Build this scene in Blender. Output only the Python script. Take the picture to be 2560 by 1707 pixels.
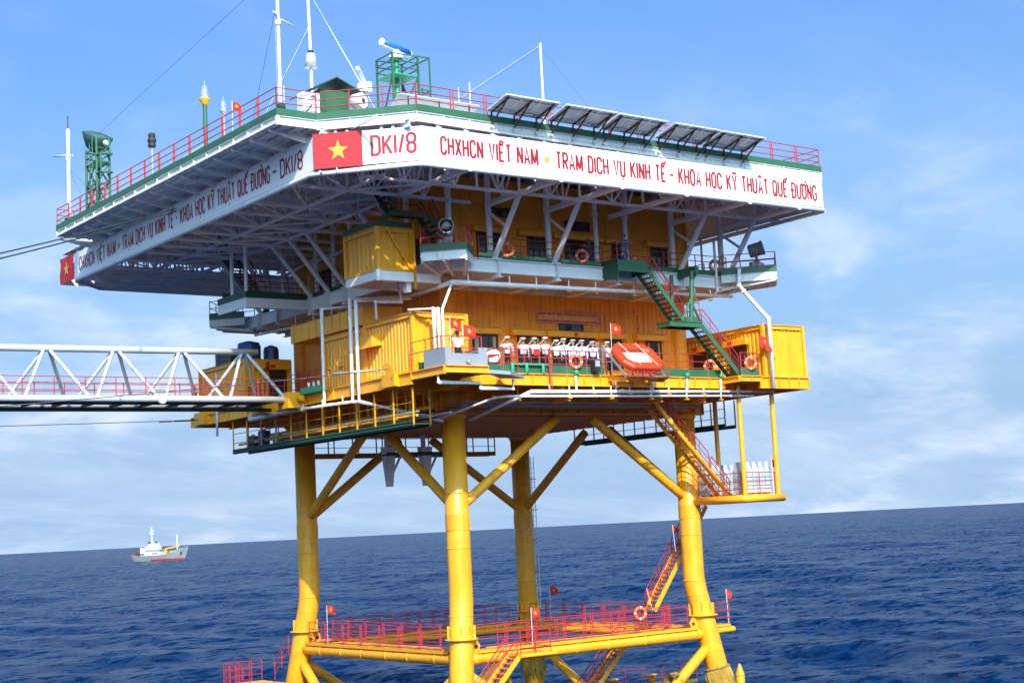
import bpy, bmesh, math, random, unicodedata
import numpy as np
from mathutils import Vector, Matrix, Quaternion
random.seed(7)
V=Vector
for o_ in list(bpy.data.objects): bpy.data.objects.remove(o_)
scene=bpy.context.scene
COL=scene.collection
# ---------------------------------------------------------------- camera
cam=bpy.data.cameras.new('camera'); camo=bpy.data.objects.new('camera',cam); COL.objects.link(camo)
cam.sensor_width=36.0; cam.sensor_fit='HORIZONTAL'; cam.lens=3802.8/2560*36.0
cam.clip_start=0.5; cam.clip_end=200000
CAMPOS=V((-41.469,-61.860,13.008))
yaw,pitch,roll=0.63195881,0.12188505,-0.05064573
F=V((math.sin(yaw)*math.cos(pitch),math.cos(yaw)*math.cos(pitch),math.sin(pitch)))
R0=V((math.cos(yaw),-math.sin(yaw),0)); U0=R0.cross(F)
Rr=math.cos(roll)*R0+math.sin(roll)*U0; Uu=-math.sin(roll)*R0+math.cos(roll)*U0
M=Matrix((Rr,Uu,-F)).transposed().to_4x4(); M.translation=CAMPOS
camo.matrix_world=M
scene.camera=camo
# ---------------------------------------------------------------- light, sky, exposure
SUN=V((-0.46,-1.0,0.80)).normalized()
sun=bpy.data.lights.new('sun','SUN'); suno=bpy.data.objects.new('sun',sun); COL.objects.link(suno)
sun.energy=2.1; sun.angle=math.radians(0.55); sun.color=(1.0,0.93,0.82)
suno.rotation_euler=SUN.to_track_quat('Z','Y').to_euler()
world=bpy.data.worlds.new('World'); scene.world=world; world.use_nodes=True
wt=world.node_tree; wt.nodes.clear()
def wn(t,**k):
    n=wt.nodes.new(t)
    for a,b in k.items(): setattr(n,a,b)
    return n
wo=wn('ShaderNodeOutputWorld'); bg=wn('ShaderNodeBackground'); bg.inputs['Strength'].default_value=0.104
sky=wn('ShaderNodeTexSky'); sky.sky_type='NISHITA'; sky.sun_disc=False
sky.sun_elevation=math.asin(SUN.z); sky.sun_rotation=math.atan2(SUN.x,SUN.y)
sky.altitude=0; sky.air_density=1.0; sky.dust_density=8.0; sky.ozone_density=2.5
tc=wn('ShaderNodeTexCoord'); sep=wn('ShaderNodeSeparateXYZ'); wt.links.new(tc.outputs['Generated'],sep.inputs[0])
def wm(op,a,b=None,clamp=False):
    n=wn('ShaderNodeMath',operation=op); n.use_clamp=clamp
    for i,v in enumerate((a,b)):
        if v is None: continue
        if isinstance(v,(int,float)): n.inputs[i].default_value=v
        else: wt.links.new(v,n.inputs[i])
    return n.outputs[0]
# clouds lie on a sheet overhead: direction / (height + small) flattens them towards the horizon
den=wm('ADD',wm('MAXIMUM',sep.outputs['Z'],0.0),0.27)
cmb=wn('ShaderNodeCombineXYZ')
wt.links.new(wm('DIVIDE',sep.outputs['X'],den),cmb.inputs[0]); wt.links.new(wm('DIVIDE',sep.outputs['Y'],den),cmb.inputs[1])
def noise(scale,detail,rough,dist=0.0,off=(0,0,0),sc=(1,1,1)):
    mp=wn('ShaderNodeMapping'); mp.inputs['Location'].default_value=off; mp.inputs['Scale'].default_value=sc
    wt.links.new(cmb.outputs[0],mp.inputs[0])
    n=wn('ShaderNodeTexNoise'); n.inputs['Scale'].default_value=scale; n.inputs['Detail'].default_value=detail
    n.inputs['Roughness'].default_value=rough; n.inputs['Distortion'].default_value=dist
    wt.links.new(mp.outputs[0],n.inputs['Vector']); return n.outputs['Fac']
def ramp(v,a,b):
    m=wn('ShaderNodeMapRange'); m.inputs['From Min'].default_value=a; m.inputs['From Max'].default_value=b
    m.interpolation_type='SMOOTHSTEP'; wt.links.new(v,m.inputs['Value']); return m.outputs['Result']
big=noise(0.8,3,0.5,0.3,(3.1,7.7,0)); fine=noise(2.4,8,0.58,0.35,(1.3,0.4,0)); wisp=noise(1.2,7,0.65,1.2,(5.0,2.0,0),(0.45,1.6,1))
cover=ramp(big,0.36,0.60)
puff=wm('MULTIPLY',ramp(fine,0.42,0.66),cover)
veil=wm('MULTIPLY',ramp(wisp,0.36,0.80),0.55)
cl=wm('ADD',puff,veil,True)
lowz=ramp(sep.outputs['Z'],0.34,0.02)          # the sheet is thicker seen through its length, near the horizon
cl=wm('MULTIPLY',cl,wm('ADD',wm('MULTIPLY',lowz,0.56),0.11),True)
shade=noise(3.1,6,0.6,0.4,(9.0,4.0,0))
ccol=wn('ShaderNodeMix',data_type='RGBA'); ccol.inputs['A'].default_value=(2.6,3.15,4.1,1); ccol.inputs['B'].default_value=(3.9,4.1,4.5,1)
wt.links.new(ramp(shade,0.35,0.62),ccol.inputs['Factor'])
mix=wn('ShaderNodeMix',data_type='RGBA'); wt.links.new(cl,mix.inputs['Factor'])
tint=wn('ShaderNodeMix',data_type='RGBA',blend_type='MULTIPLY'); tint.inputs['Factor'].default_value=1.0
tint.inputs['B'].default_value=(0.42,0.76,1.15,1)
wt.links.new(sky.outputs[0],tint.inputs['A'])
hz=wn('ShaderNodeMix',data_type='RGBA'); hz.inputs['B'].default_value=(2.0,3.05,4.5,1)
wt.links.new(wm('MULTIPLY',ramp(sep.outputs['Z'],0.42,-0.02),0.7),hz.inputs['Factor']); wt.links.new(tint.outputs['Result'],hz.inputs['A'])
wt.links.new(hz.outputs['Result'],mix.inputs['A']); wt.links.new(ccol.outputs['Result'],mix.inputs['B'])
wt.links.new(mix.outputs['Result'],bg.inputs['Color']); wt.links.new(bg.outputs[0],wo.inputs[0])
scene.cycles.max_bounces=16; scene.cycles.diffuse_bounces=10
vs=scene.view_settings; vs.view_transform='Standard'; vs.look='None'; vs.gamma=1.0; vs.exposure=1.4; vs.use_curve_mapping=False
# ---------------------------------------------------------------- materials
MATS={}
def nd(nt,t,**k):
    n=nt.nodes.new(t)
    for a,b in k.items(): setattr(n,a,b)
    return n
def paint(name,col,rough=0.45,var=0.10,rust=0.0,streak=0.0,metal=0.0,rcol=(0.16,0.05,0.015),bump=0.0,spec=0.5):
    m=bpy.data.materials.new(name); m.use_nodes=True; nt=m.node_tree; b=nt.nodes['Principled BSDF']
    b.inputs['Roughness'].default_value=rough; b.inputs['Metallic'].default_value=metal; b.inputs['Specular IOR Level'].default_value=spec
    g=nd(nt,'ShaderNodeNewGeometry'); L=nt.links.new
    n1=nd(nt,'ShaderNodeTexNoise'); n1.inputs['Scale'].default_value=0.9; n1.inputs['Detail'].default_value=6; L(g.outputs['Position'],n1.inputs['Vector'])
    mp=nd(nt,'ShaderNodeMapping'); mp.inputs['Scale'].default_value=(5,5,0.35); L(g.outputs['Position'],mp.inputs[0])
    n2=nd(nt,'ShaderNodeTexNoise'); n2.inputs['Scale'].default_value=1.0; n2.inputs['Detail'].default_value=5; L(mp.outputs[0],n2.inputs['Vector'])
    r1=nd(nt,'ShaderNodeMapRange'); r1.inputs['From Min'].default_value=0.3; r1.inputs['From Max'].default_value=0.7
    r1.inputs['To Min'].default_value=1-var; r1.inputs['To Max'].default_value=1+var*0.5; L(n1.outputs['Fac'],r1.inputs['Value'])
    mx=nd(nt,'ShaderNodeMix',data_type='RGBA',blend_type='MULTIPLY'); mx.inputs['Factor'].default_value=1; mx.inputs['A'].default_value=(*col,1)
    L(r1.outputs[0],mx.inputs['B']); out=mx.outputs['Result']
    if streak>0:
        r2=nd(nt,'ShaderNodeMapRange'); r2.inputs['From Min'].default_value=0.52; r2.inputs['From Max'].default_value=0.75; r2.inputs['To Max'].default_value=streak
        L(n2.outputs['Fac'],r2.inputs['Value'])
        m2=nd(nt,'ShaderNodeMix',data_type='RGBA'); L(r2.outputs[0],m2.inputs['Factor']); L(out,m2.inputs['A'])
        m2.inputs['B'].default_value=(col[0]*0.45,col[1]*0.42,col[2]*0.4+0.01,1); out=m2.outputs['Result']
    if rust>0:
        n3=nd(nt,'ShaderNodeTexNoise'); n3.inputs['Scale'].default_value=2.3; n3.inputs['Detail'].default_value=9; n3.inputs['Roughness'].default_value=0.68
        mp3=nd(nt,'ShaderNodeMapping'); mp3.inputs['Scale'].default_value=(1,1,0.55); mp3.inputs['Location'].default_value=(3,1,8); L(g.outputs['Position'],mp3.inputs[0]); L(mp3.outputs[0],n3.inputs['Vector'])
        r3=nd(nt,'ShaderNodeMapRange'); r3.inputs['From Min'].default_value=0.66-rust*0.12; r3.inputs['From Max'].default_value=0.74-rust*0.08; r3.inputs['To Max'].default_value=0.85
        L(n3.outputs['Fac'],r3.inputs['Value'])
        m3=nd(nt,'ShaderNodeMix',data_type='RGBA'); L(r3.outputs[0],m3.inputs['Factor']); L(out,m3.inputs['A']); m3.inputs['B'].default_value=(*rcol,1); out=m3.outputs['Result']
    L(out,b.inputs['Base Color'])
    r4=nd(nt,'ShaderNodeMapRange'); r4.inputs['To Min'].default_value=max(0.05,rough-0.12); r4.inputs['To Max'].default_value=min(1,rough+0.15); L(n1.outputs['Fac'],r4.inputs['Value']); L(r4.outputs[0],b.inputs['Roughness'])
    if bump>0:
        bp=nd(nt,'ShaderNodeBump'); bp.inputs['Strength'].default_value=bump; bp.inputs['Distance'].default_value=0.02; L(n2.outputs['Fac'],bp.inputs['Height']); L(bp.outputs[0],b.inputs['Normal'])
    MATS[name]=m; return m
YEL=paint('yellow_paint',(0.92,0.375,0.011),0.38,0.08,0.10,0.10)
YELW=paint('yellow_wall_paint',(0.94,0.335,0.010),0.5,0.10,0.12,0.55,bump=0.15)
YELC=paint('yellow_container_paint',(0.92,0.385,0.011),0.42,0.08,0.08,0.22)
YELJ=paint('yellow_jacket_paint',(0.92,0.385,0.014),0.40,0.16,0.5,0.4,rcol=(0.45,0.17,0.02))
YELR=paint('yellow_rusty_pipe',(0.90,0.37,0.014),0.42,0.12,0.75,0.35,rcol=(0.42,0.14,0.02))
YELD=paint('yellow_brown_steel',(0.55,0.24,0.02),0.55,0.15,0.3,0.3)
WHT=paint('white_paint',(0.84,0.83,0.80),0.42,0.05,0.10,0.10,rcol=(0.40,0.20,0.06))
WHTR=paint('white_rust_stained',(0.82,0.80,0.75),0.45,0.07,0.45,0.25,rcol=(0.42,0.20,0.05))
BAN=paint('banner_white',(0.84,0.84,0.82),0.5,0.025,0.03,0.05,rcol=(0.60,0.48,0.28))
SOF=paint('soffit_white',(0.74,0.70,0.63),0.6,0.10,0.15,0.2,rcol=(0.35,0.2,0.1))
DKU=paint('deck_underside',(0.80,0.79,0.77),0.6,0.12,0.12,0.15)
GRN=paint('green_paint',(0.032,0.125,0.055),0.45,0.12,0.05,0.15)
GRD=paint('green_dark_paint',(0.018,0.085,0.042),0.5,0.15,0.08,0.1)
TEA=paint('green_bright_paint',(0.02,0.34,0.16),0.45,0.12)
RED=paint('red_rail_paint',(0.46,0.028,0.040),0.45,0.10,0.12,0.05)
REDD=paint('red_dark_and_shaded_paint',(0.24,0.016,0.02),0.5,0.10,0.1)  # darker red: shade painted into railings on shaded sides; also plain dark-red parts
LET=paint('red_letter_paint',(0.36,0.012,0.016),0.5,0.10,0.0,0.0)
FLR=paint('flag_red_panel',(0.46,0.014,0.018),0.55,0.06)
FLC=paint('flag_cloth_red',(0.66,0.022,0.012),0.8,0.05)
STA=paint('star_yellow',(0.80,0.40,0.03),0.6,0.04)
STC=paint('star_gold_faded',(0.56,0.33,0.07),0.6,0.05)
GLD=paint('gold_letters',(0.80,0.55,0.12),0.5,0.05)
SGN=paint('sign_red',(0.78,0.012,0.03),0.5,0.08)
GRY=paint('grey_paint',(0.27,0.29,0.31),0.45,0.06,0.06,0.06)
STL=paint('galvanised_steel',(0.50,0.51,0.52),0.35,0.10,0.05,metal=0.6)
LAM=paint('lamp_grey',(0.30,0.34,0.36),0.4,0.08,metal=0.3)
BLK=paint('black_rubber',(0.02,0.02,0.022),0.6,0.1)
BRK=paint('bracket_dark_brown',(0.045,0.028,0.022),0.6,0.2,0.3)
SPB=paint('solar_backsheet',(0.82,0.82,0.80),0.5,0.06,0.05,0.1)
SPF=paint('solar_cells',(0.012,0.016,0.045),0.15,0.05)
ALU=paint('aluminium',(0.72,0.73,0.74),0.35,0.05,metal=0.4)
ORG=paint('orange_raft',(0.78,0.05,0.008),0.45,0.06)
ORB=paint('lifebuoy_orange',(0.76,0.13,0.03),0.5,0.06)
CAN=paint('canvas_white',(0.62,0.60,0.55),0.8,0.06,0.0,0.12)
ROP=paint('rope_brown',(0.26,0.17,0.08),0.9,0.3)
ROPY=paint('rope_yellow_brown',(0.50,0.29,0.04),0.9,0.3)
CBL=paint('wire_cable',(0.10,0.10,0.11),0.5,0.1,metal=0.5)
BLU=paint('tank_blue',(0.012,0.075,0.26),0.4,0.08)
GTK=paint('tank_dark_grey',(0.06,0.07,0.08),0.5,0.08)
RBL=paint('radar_blue',(0.02,0.16,0.52),0.35,0.05)
BEI=paint('beige_panel',(0.62,0.58,0.50),0.5,0.05)
DRK=paint('dark_door_brown',(0.05,0.022,0.014),0.35,0.1)
BRW=paint('bridge_white',(0.52,0.53,0.52),0.45,0.06,0.08,0.08,rcol=(0.40,0.20,0.06))
GRATE=paint('green_grating',(0.02,0.07,0.04),0.6,0.2)
SOK=paint('plank_brown',(0.66,0.30,0.05),0.6,0.2,0.3)
def glass(name,col,rough=0.06):
    m=bpy.data.materials.new(name); m.use_nodes=True; b=m.node_tree.nodes['Principled BSDF']
    b.inputs['Base Color'].default_value=(*col,1); b.inputs['Roughness'].default_value=rough; b.inputs['IOR'].default_value=1.5; MATS[name]=m; return m
GLS=glass('dark_window_glass',(0.025,0.035,0.045))
LNS=glass('lamp_lens',(0.30,0.36,0.38),0.1)
def clear(name):
    m=bpy.data.materials.new(name); m.use_nodes=True; b=m.node_tree.nodes['Principled BSDF']
    b.inputs['Base Color'].default_value=(0.95,0.97,1,1); b.inputs['Transmission Weight'].default_value=0.85; b.inputs['Roughness'].default_value=0.08; b.inputs['IOR'].default_value=1.2; MATS[name]=m; return m
CLR=clear('clear_lamp_glass')
SKIN=paint('skin',(0.42,0.23,0.14),0.6,0.08); SHIRT=paint('white_uniform',(0.62,0.62,0.66),0.8,0.04)
TROU=paint('black_trousers',(0.012,0.013,0.018),0.8,0.1); NAVY=paint('navy_trousers',(0.014,0.022,0.060),0.8,0.1)
HAIR=paint('black_hair',(0.01,0.009,0.008),0.6,0.1); COLR=paint('sailor_collar_blue',(0.22,0.30,0.50),0.8,0.1)
CAPW=paint('cap_white',(0.62,0.61,0.59),0.7,0.04)
def camo(name):
    m=bpy.data.materials.new(name); m.use_nodes=True; nt=m.node_tree; b=nt.nodes['Principled BSDF']; b.inputs['Roughness'].default_value=0.85
    g=nd(nt,'ShaderNodeTexCoord'); v=nd(nt,'ShaderNodeTexVoronoi'); v.inputs['Scale'].default_value=16; nt.links.new(g.outputs['Object'],v.inputs['Vector'])
    cr=nd(nt,'ShaderNodeValToRGB'); cr.color_ramp.interpolation='CONSTANT'; e=cr.color_ramp.elements
    e[0].color=(0.02,0.04,0.09,1); e[1].position=0.35; e[1].color=(0.09,0.15,0.24,1); q=e.new(0.6); q.color=(0.30,0.36,0.44,1); q=e.new(0.8); q.color=(0.03,0.06,0.10,1)
    nt.links.new(v.outputs['Color'],cr.inputs[0]); nt.links.new(cr.outputs[0],b.inputs['Base Color']); MATS[name]=m; return m
CAMO=camo('blue_camouflage_cloth')
# ---------------------------------------------------------------- mesh helpers
CACHE={}
def mk(name,vs,fs,mats,smooth=False,mi=None):
    me=bpy.data.meshes.new(name); me.from_pydata([tuple(v) for v in vs],[],fs)
    for m in (mats if isinstance(mats,(list,tuple)) else [mats]): me.materials.append(m)
    if mi is not None: me.polygons.foreach_set('material_index',mi)
    if smooth: me.polygons.foreach_set('use_smooth',[True]*len(me.polygons))
    me.update(); return me
def cyl_data(m,seg):
    k=('c',m.name,seg)
    if k not in CACHE:
        vs=[];fs=[]
        for z in (0,1):
            for i in range(seg):
                a=2*math.pi*i/seg; vs.append((math.cos(a),math.sin(a),z))
        for i in range(seg): fs.append((i,(i+1)%seg,seg+(i+1)%seg,seg+i))
        n=len(fs); fs.append(tuple(range(seg-1,-1,-1))); fs.append(tuple(range(seg,2*seg)))
        me=mk('bar_'+m.name,vs,fs,m); me.polygons.foreach_set('use_smooth',[True]*n+[False,False]); CACHE[k]=me
    return CACHE[k]
CUBE_V=[(-.5,-.5,-.5),(.5,-.5,-.5),(.5,.5,-.5),(-.5,.5,-.5),(-.5,-.5,.5),(.5,-.5,.5),(.5,.5,.5),(-.5,.5,.5)]
CUBE_F=[(0,3,2,1),(4,5,6,7),(0,1,5,4),(1,2,6,5),(2,3,7,6),(3,0,4,7)]
def cube_data(m):
    k=('b',m.name)
    if k not in CACHE: CACHE[k]=mk('block_'+m.name,CUBE_V,CUBE_F,m)
    return CACHE[k]
def frame_of(d,up=V((0,0,1))):
    d=d.normalized()
    if abs(d.dot(up))>0.999: up=V((1,0,0))
    s=d.cross(up).normalized(); u=s.cross(d).normalized()
    return s,u,d
class T:
    """a thing: an Empty that parents its parts; coordinates are given in world space"""
    def __init__(s,name,label,cat,loc=(0,0,0),group=None,kind=None):
        s.o=bpy.data.objects.new(name,None); COL.objects.link(s.o); s.loc=V(loc); s.o.location=s.loc; s.o.empty_display_size=0.2
        s.o['label']=label; s.o['category']=cat
        if group: s.o['group']=group
        if kind: s.o['kind']=kind
    def add(s,name,me,loc=(0,0,0),rot=None,scale=None,parent=None):
        o=bpy.data.objects.new(name,me); COL.objects.link(o); o.parent=parent or s.o
        o.location=V(loc)-s.loc if parent is None else V(loc)
        if rot is not None: o.rotation_mode='QUATERNION'; o.rotation_quaternion=rot
        if scale is not None: o.scale=scale
        return o
    def bar(s,name,p,q,r,m,seg=10,parent=None):
        p,q=V(p),V(q); d=q-p
        return s.add(name,cyl_data(m,seg),p if parent is None else p-s.loc,d.to_track_quat('Z','Y'),(r,r,d.length),parent)
    def box(s,name,lo,hi,m,parent=None,rz=0):
        lo,hi=V(lo),V(hi); c=(lo+hi)/2; d=hi-lo
        return s.add(name,cube_data(m),c if parent is None else c-s.loc,Quaternion((0,0,1),rz) if rz else None,tuple(abs(a) for a in d),parent)
    def beam(s,name,p,q,w,h,m,up=V((0,0,1)),parent=None):
        p,q=V(p),V(q); sd,u,d=frame_of(q-p,V(up)); c=(p+q)/2
        rot=Matrix((sd,d,u)).transposed().to_quaternion()
        return s.add(name,cube_data(m),c if parent is None else c-s.loc,rot,(w,(q-p).length,h),parent)
    def mesh(s,name,vs,fs,m,smooth=False,parent=None,mi=None):
        me=mk(name,[V(v)-s.loc for v in vs],fs,m,smooth,mi)
        o=bpy.data.objects.new(name,me); COL.objects.link(o); o.parent=parent or s.o; return o
    def prof(s,name,pts,p,q,m,up=V((0,0,1)),parent=None,closed=True):
        """extrude a 2-D outline (side,up) from p to q"""
        p,q=V(p),V(q); sd,u,d=frame_of(q-p,V(up)); n=len(pts)
        vs=[p+sd*a+u*b for a,b in pts]+[q+sd*a+u*b for a,b in pts]
        fs=[(i,(i+1)%n,n+(i+1)%n,n+i) for i in range(n)]
        fs+=[tuple(range(n-1,-1,-1)),tuple(range(n,2*n))]
        return s.mesh(name,vs,fs,m,parent=parent)
    def ibeam(s,name,p,q,h,w,m,t=0.04,web=0.03,parent=None):
        """I section, top flange face at p/q height"""
        a,b=w/2,web/2
        pts=[(-a,0),(-a,-t),(-b,-t),(-b,-h+t),(-a,-h+t),(-a,-h),(a,-h),(a,-h+t),(b,-h+t),(b,-t),(a,-t),(a,0)]
        return s.prof(name,pts,p,q,m,parent=parent)
    def tube(s,name,pts,r,m,seg=10,parent=None,cap=True,radii=None):
        pts=[V(p) for p in pts]; n=len(pts); vs=[];fs=[]
        prev=None
        for i,p in enumerate(pts):
            d=(pts[min(i+1,n-1)]-pts[max(i-1,0)]).normalized()
            if prev is None: sd,u,_=frame_of(d)
            else:
                u=(prev-d*prev.dot(d)).normalized(); sd=d.cross(u)
            prev=u; rr=radii[i] if radii else r
            if 0<i<n-1:
                c=max(0.6,abs(d.dot((pts[i]-pts[i-1]).normalized()))); rr=rr/c if not radii else rr
            for k in range(seg):
                a=2*math.pi*k/seg; vs.append(p+sd*math.cos(a)*rr+u*math.sin(a)*rr)
        for i in range(n-1):
            for k in range(seg): fs.append((i*seg+k,i*seg+(k+1)%seg,(i+1)*seg+(k+1)%seg,(i+1)*seg+k))
        ns=len(fs)
        if cap: fs+=[tuple(range(seg-1,-1,-1)),tuple(range((n-1)*seg,n*seg))]
        o=s.mesh(name,vs,fs,m,parent=parent); o.data.polygons.foreach_set('use_smooth',[True]*ns+[False]*(len(fs)-ns)); return o
    def lathe(s,name,c,prof,m,seg=20,axis=V((0,0,1)),parent=None,smooth=True,mi=None):
        c=V(c); sd,u,d=frame_of(V(axis)); vs=[];fs=[];n=len(prof)
        for r,h in prof:
            for k in range(seg):
                a=2*math.pi*k/seg; vs.append(c+d*h+(sd*math.cos(a)+u*math.sin(a))*max(r,1e-4))
        idx=[]
        for i in range(n-1):
            for k in range(seg): fs.append((i*seg+k,i*seg+(k+1)%seg,(i+1)*seg+(k+1)%seg,(i+1)*seg+k)); idx.append(mi[i] if mi else 0)
        fs+=[tuple(range(seg-1,-1,-1)),tuple(range((n-1)*seg,n*seg))]; idx+=[mi[0] if mi else 0,mi[-1] if mi else 0]
        o=s.mesh(name,vs,fs,m,parent=parent,mi=idx); o.data.polygons.foreach_set('use_smooth',[smooth]*(len(fs)-2)+[False]*2); return o
    def plate(s,name,poly,z0,z1,m,parent=None):
        n=len(poly); vs=[(x,y,z0) for x,y in poly]+[(x,y,z1) for x,y in poly]
        fs=[(i,(i+1)%n,n+(i+1)%n,n+i) for i in range(n)]+[tuple(range(n-1,-1,-1)),tuple(range(n,2*n))]
        return s.mesh(name,vs,fs,m,parent=parent)
    def slab(s,name,pts,nrm,th,m,parent=None):
        """polygon in space with thickness th along nrm"""
        n=len(pts); k=V(nrm).normalized()*th; vs=[V(p) for p in pts]+[V(p)+k for p in pts]
        fs=[(i,(i+1)%n,n+(i+1)%n,n+i) for i in range(n)]+[tuple(range(n-1,-1,-1)),tuple(range(n,2*n))]
        return s.mesh(name,vs,fs,m,parent=parent)
    def corr(s,name,p,q,z0,z1,m,depth=0.05,pitch=0.32,out=None,parent=None,duty=0.45):
        """ribbed sheet wall from p to q (xy), ribs proud towards out"""
        p,q=V((*p,0)),V((*q,0)); d=(q-p); L=d.length; d=d.normalized(); o=V((*out,0)); n=max(1,round(L/pitch)); w=L/n
        pr=[]
        for i in range(n):
            a=i*w; pr+= [(a,0),(a+w*(1-duty)*0.62,0),(a+w*(1-duty)*0.62+w*0.12,depth),(a+w*0.9,depth)]
        pr.append((L,0)); vs=[];fs=[]
        for t,e in pr:
            b=p+d*t+o*e; vs+=[(b.x,b.y,z0),(b.x,b.y,z1)]
        for i in range(len(pr)-1): fs.append((2*i,2*i+2,2*i+3,2*i+1))
        return s.mesh(name,vs,fs,m,parent=parent)
def dense(pts,step):
    out=[]
    pts=[V(p) for p in pts]
    for a,b in zip(pts[:-1],pts[1:]):
        L=(b-a).length; n=max(1,round(L/step))
        for i in range(n): out.append(a+(b-a)*i/n)
    out.append(pts[-1]); return out
def rails(label,pts,h=1.0,step=1.5,m=RED,r=0.022,levels=(1.0,0.66,0.33),name='railing',cat='railing',double=False,group=None,pr=0.026,kick=None,kickm=None,kh=0.3,kout=None,base=0.0):
    """railing along pts (floor points): one post per spacing, one tube per rail level"""
    pts=[V(p) for p in pts]; t=T(name,label,cat,pts[0],group)
    for a,b in zip(pts[:-1],pts[1:]):
        for lv in levels:
            z=V((0,0,h*lv)); t.bar('rail',a+z,b+z,r,m,8)
        if kick:
            z=V((0,0,base)); 
            t.beam('kick_plate',a+z+V((0,0,kh/2)),b+z+V((0,0,kh/2)),0.03,kh,kickm or GRN)
    dp=dense(pts,step)
    for i,p in enumerate(dp):
        t.bar('post',p,p+V((0,0,h+0.02)),pr,m,8)
        if double and 0<i<len(dp)-1:
            d=(dp[i+1]-dp[i]).normalized()*0.14; t.bar('post',p+d,p+d+V((0,0,h)),pr,m,8)
    return t
# ---------------------------------------------------------------- stroke lettering
def rr(x0,x1,y0,y1,c=0.16,cx=None):
    cx=cx or 0.32
    return [(x0+cx,y0),(x1-cx,y0),(x1,y0+c),(x1,y1-c),(x1-cx,y1),(x0+cx,y1),(x0,y1-c),(x0,y0+c),(x0+cx,y0)]
GL={'C':(.8,[[(1,.74),(1,.87),(.7,1),(.3,1),(0,.87),(0,.13),(.3,0),(.7,0),(1,.13),(1,.26)]]),
'H':(.8,[[(0,0),(0,1)],[(1,0),(1,1)],[(0,.5),(1,.5)]]),'X':(.85,[[(0,0),(1,1)],[(0,1),(1,0)]]),
'N':(.82,[[(0,0),(0,1)],[(0,1),(1,0)],[(1,0),(1,1)]]),'V':(.85,[[(0,1),(.5,0),(1,1)]]),'I':(.02,[[(.5,0),(.5,1)]]),
'E':(.72,[[(1,1),(0,1),(0,0),(1,0)],[(0,.52),(.8,.52)]]),'T':(.8,[[(0,1),(1,1)],[(.5,0),(.5,1)]]),
'A':(.85,[[(0,0),(.5,1),(1,0)],[(.2,.3),(.8,.3)]]),'M':(1.05,[[(0,0),(0,1)],[(0,1),(.5,.12)],[(.5,.12),(1,1)],[(1,1),(1,0)]]),
'R':(.8,[[(0,0),(0,1),(.7,1),(1,.88),(1,.62),(.7,.5),(0,.5)],[(.42,.5),(1,0)]]),
'D':(.8,[[(0,0),(0,1),(.68,1),(1,.86),(1,.14),(.68,0),(0,0)]]),'K':(.82,[[(0,0),(0,1)],[(1,1),(.05,.42)],[(.3,.58),(1,0)]]),
'U':(.8,[[(0,1),(0,.13),(.3,0),(.7,0),(1,.13),(1,1)]]),'O':(.8,[rr(0,1,0,1)]),'Q':(.8,[rr(0,1,0,1),[(.55,.25),(1.12,-.05)]]),
'Y':(.85,[[(0,1),(.5,.46),(1,1)],[(.5,.46),(.5,0)]]),'G':(.8,[[(1,.74),(1,.87),(.7,1),(.3,1),(0,.87),(0,.13),(.3,0),(.7,0),(1,.13),(1,.45),(.55,.45)]]),
'B':(.8,[[(0,0),(0,1),(.7,1),(1,.88),(1,.63),(.7,.51),(0,.51)],[(.7,.5),(1,.38),(1,.13),(.7,0),(0,0)]]),
'L':(.7,[[(0,1),(0,0),(1,0)]]),'8':(.8,[rr(0,1,.5,1,.12,.28),rr(0,1,0,.5,.12,.28)]),'1':(.02,[[(.5,0),(.5,1)]]),'/':(.45,[[(0,0),(1,1)]]),
'-':(.42,[[(0,.5),(1,.5)]]),',':(.05,[[(.5,.08),(.2,-.14)]]),';':(.05,[[(.5,.08),(.2,-.14)],[(.5,.5),(.5,.6)]]),'6':(.8,[[(1,.87),(.7,1),(.3,1),(0,.87),(0,.13),(.3,0),(.7,0),(1,.13),(1,.4),(.7,.52),(0,.52)]])}
def mark(c,w):
    h=w/2
    return {'\u0302':[[(h-.17,1.10),(h,1.22),(h+.17,1.10)]],'\u0301':[[(h+.14,1.18),(h+.26,1.38)]],'\u0300':[[(h+.10,1.30),(h+.26,1.14)]],
     '\u0303':[[(h-.2,1.12),(h-.07,1.2),(h+.08,1.12),(h+.2,1.2)]],'\u0323':[[(h-.05,-.20),(h+.05,-.20)]],'\u0309':[[(h-.06,1.12),(h+.08,1.2),(h,1.3)]],
     '\u031b':[[(w,.93),(w+.14,1.0),(w+.13,1.12)]],'\u0306':[[(h-.15,1.2),(h,1.1),(h+.15,1.2)]]}.get(c,[])
def ribbon(pl,th,layer,vs,fs):
    n=len(pl); P=[V((a,b)) for a,b in pl]; closed=(P[0]-P[-1]).length<1e-6
    base=len(vs)
    for i in range(n):
        if closed: d0=(P[i]-P[i-1 if i else n-2]); d1=(P[(i+1) if i<n-1 else 1]-P[i])
        else: d0=P[i]-P[i-1] if i else P[1]-P[0]; d1=P[i+1]-P[i] if i<n-1 else P[i]-P[i-1]
        d0.normalize(); d1.normalize(); t=(d0+d1)
        t=t.normalized() if t.length>1e-6 else d1
        nr=V((-t.y,t.x)); c=max(0.55,nr.dot(V((-d1.y,d1.x)))); nr=nr*(th/2/c)
        p=P[i]
        vs+= [(p.x+nr.x,p.y+nr.y,layer),(p.x-nr.x,p.y-nr.y,layer)]
    for i in range(n-1): a=base+2*i; fs.append((a+1,a+3,a+2,a))
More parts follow.
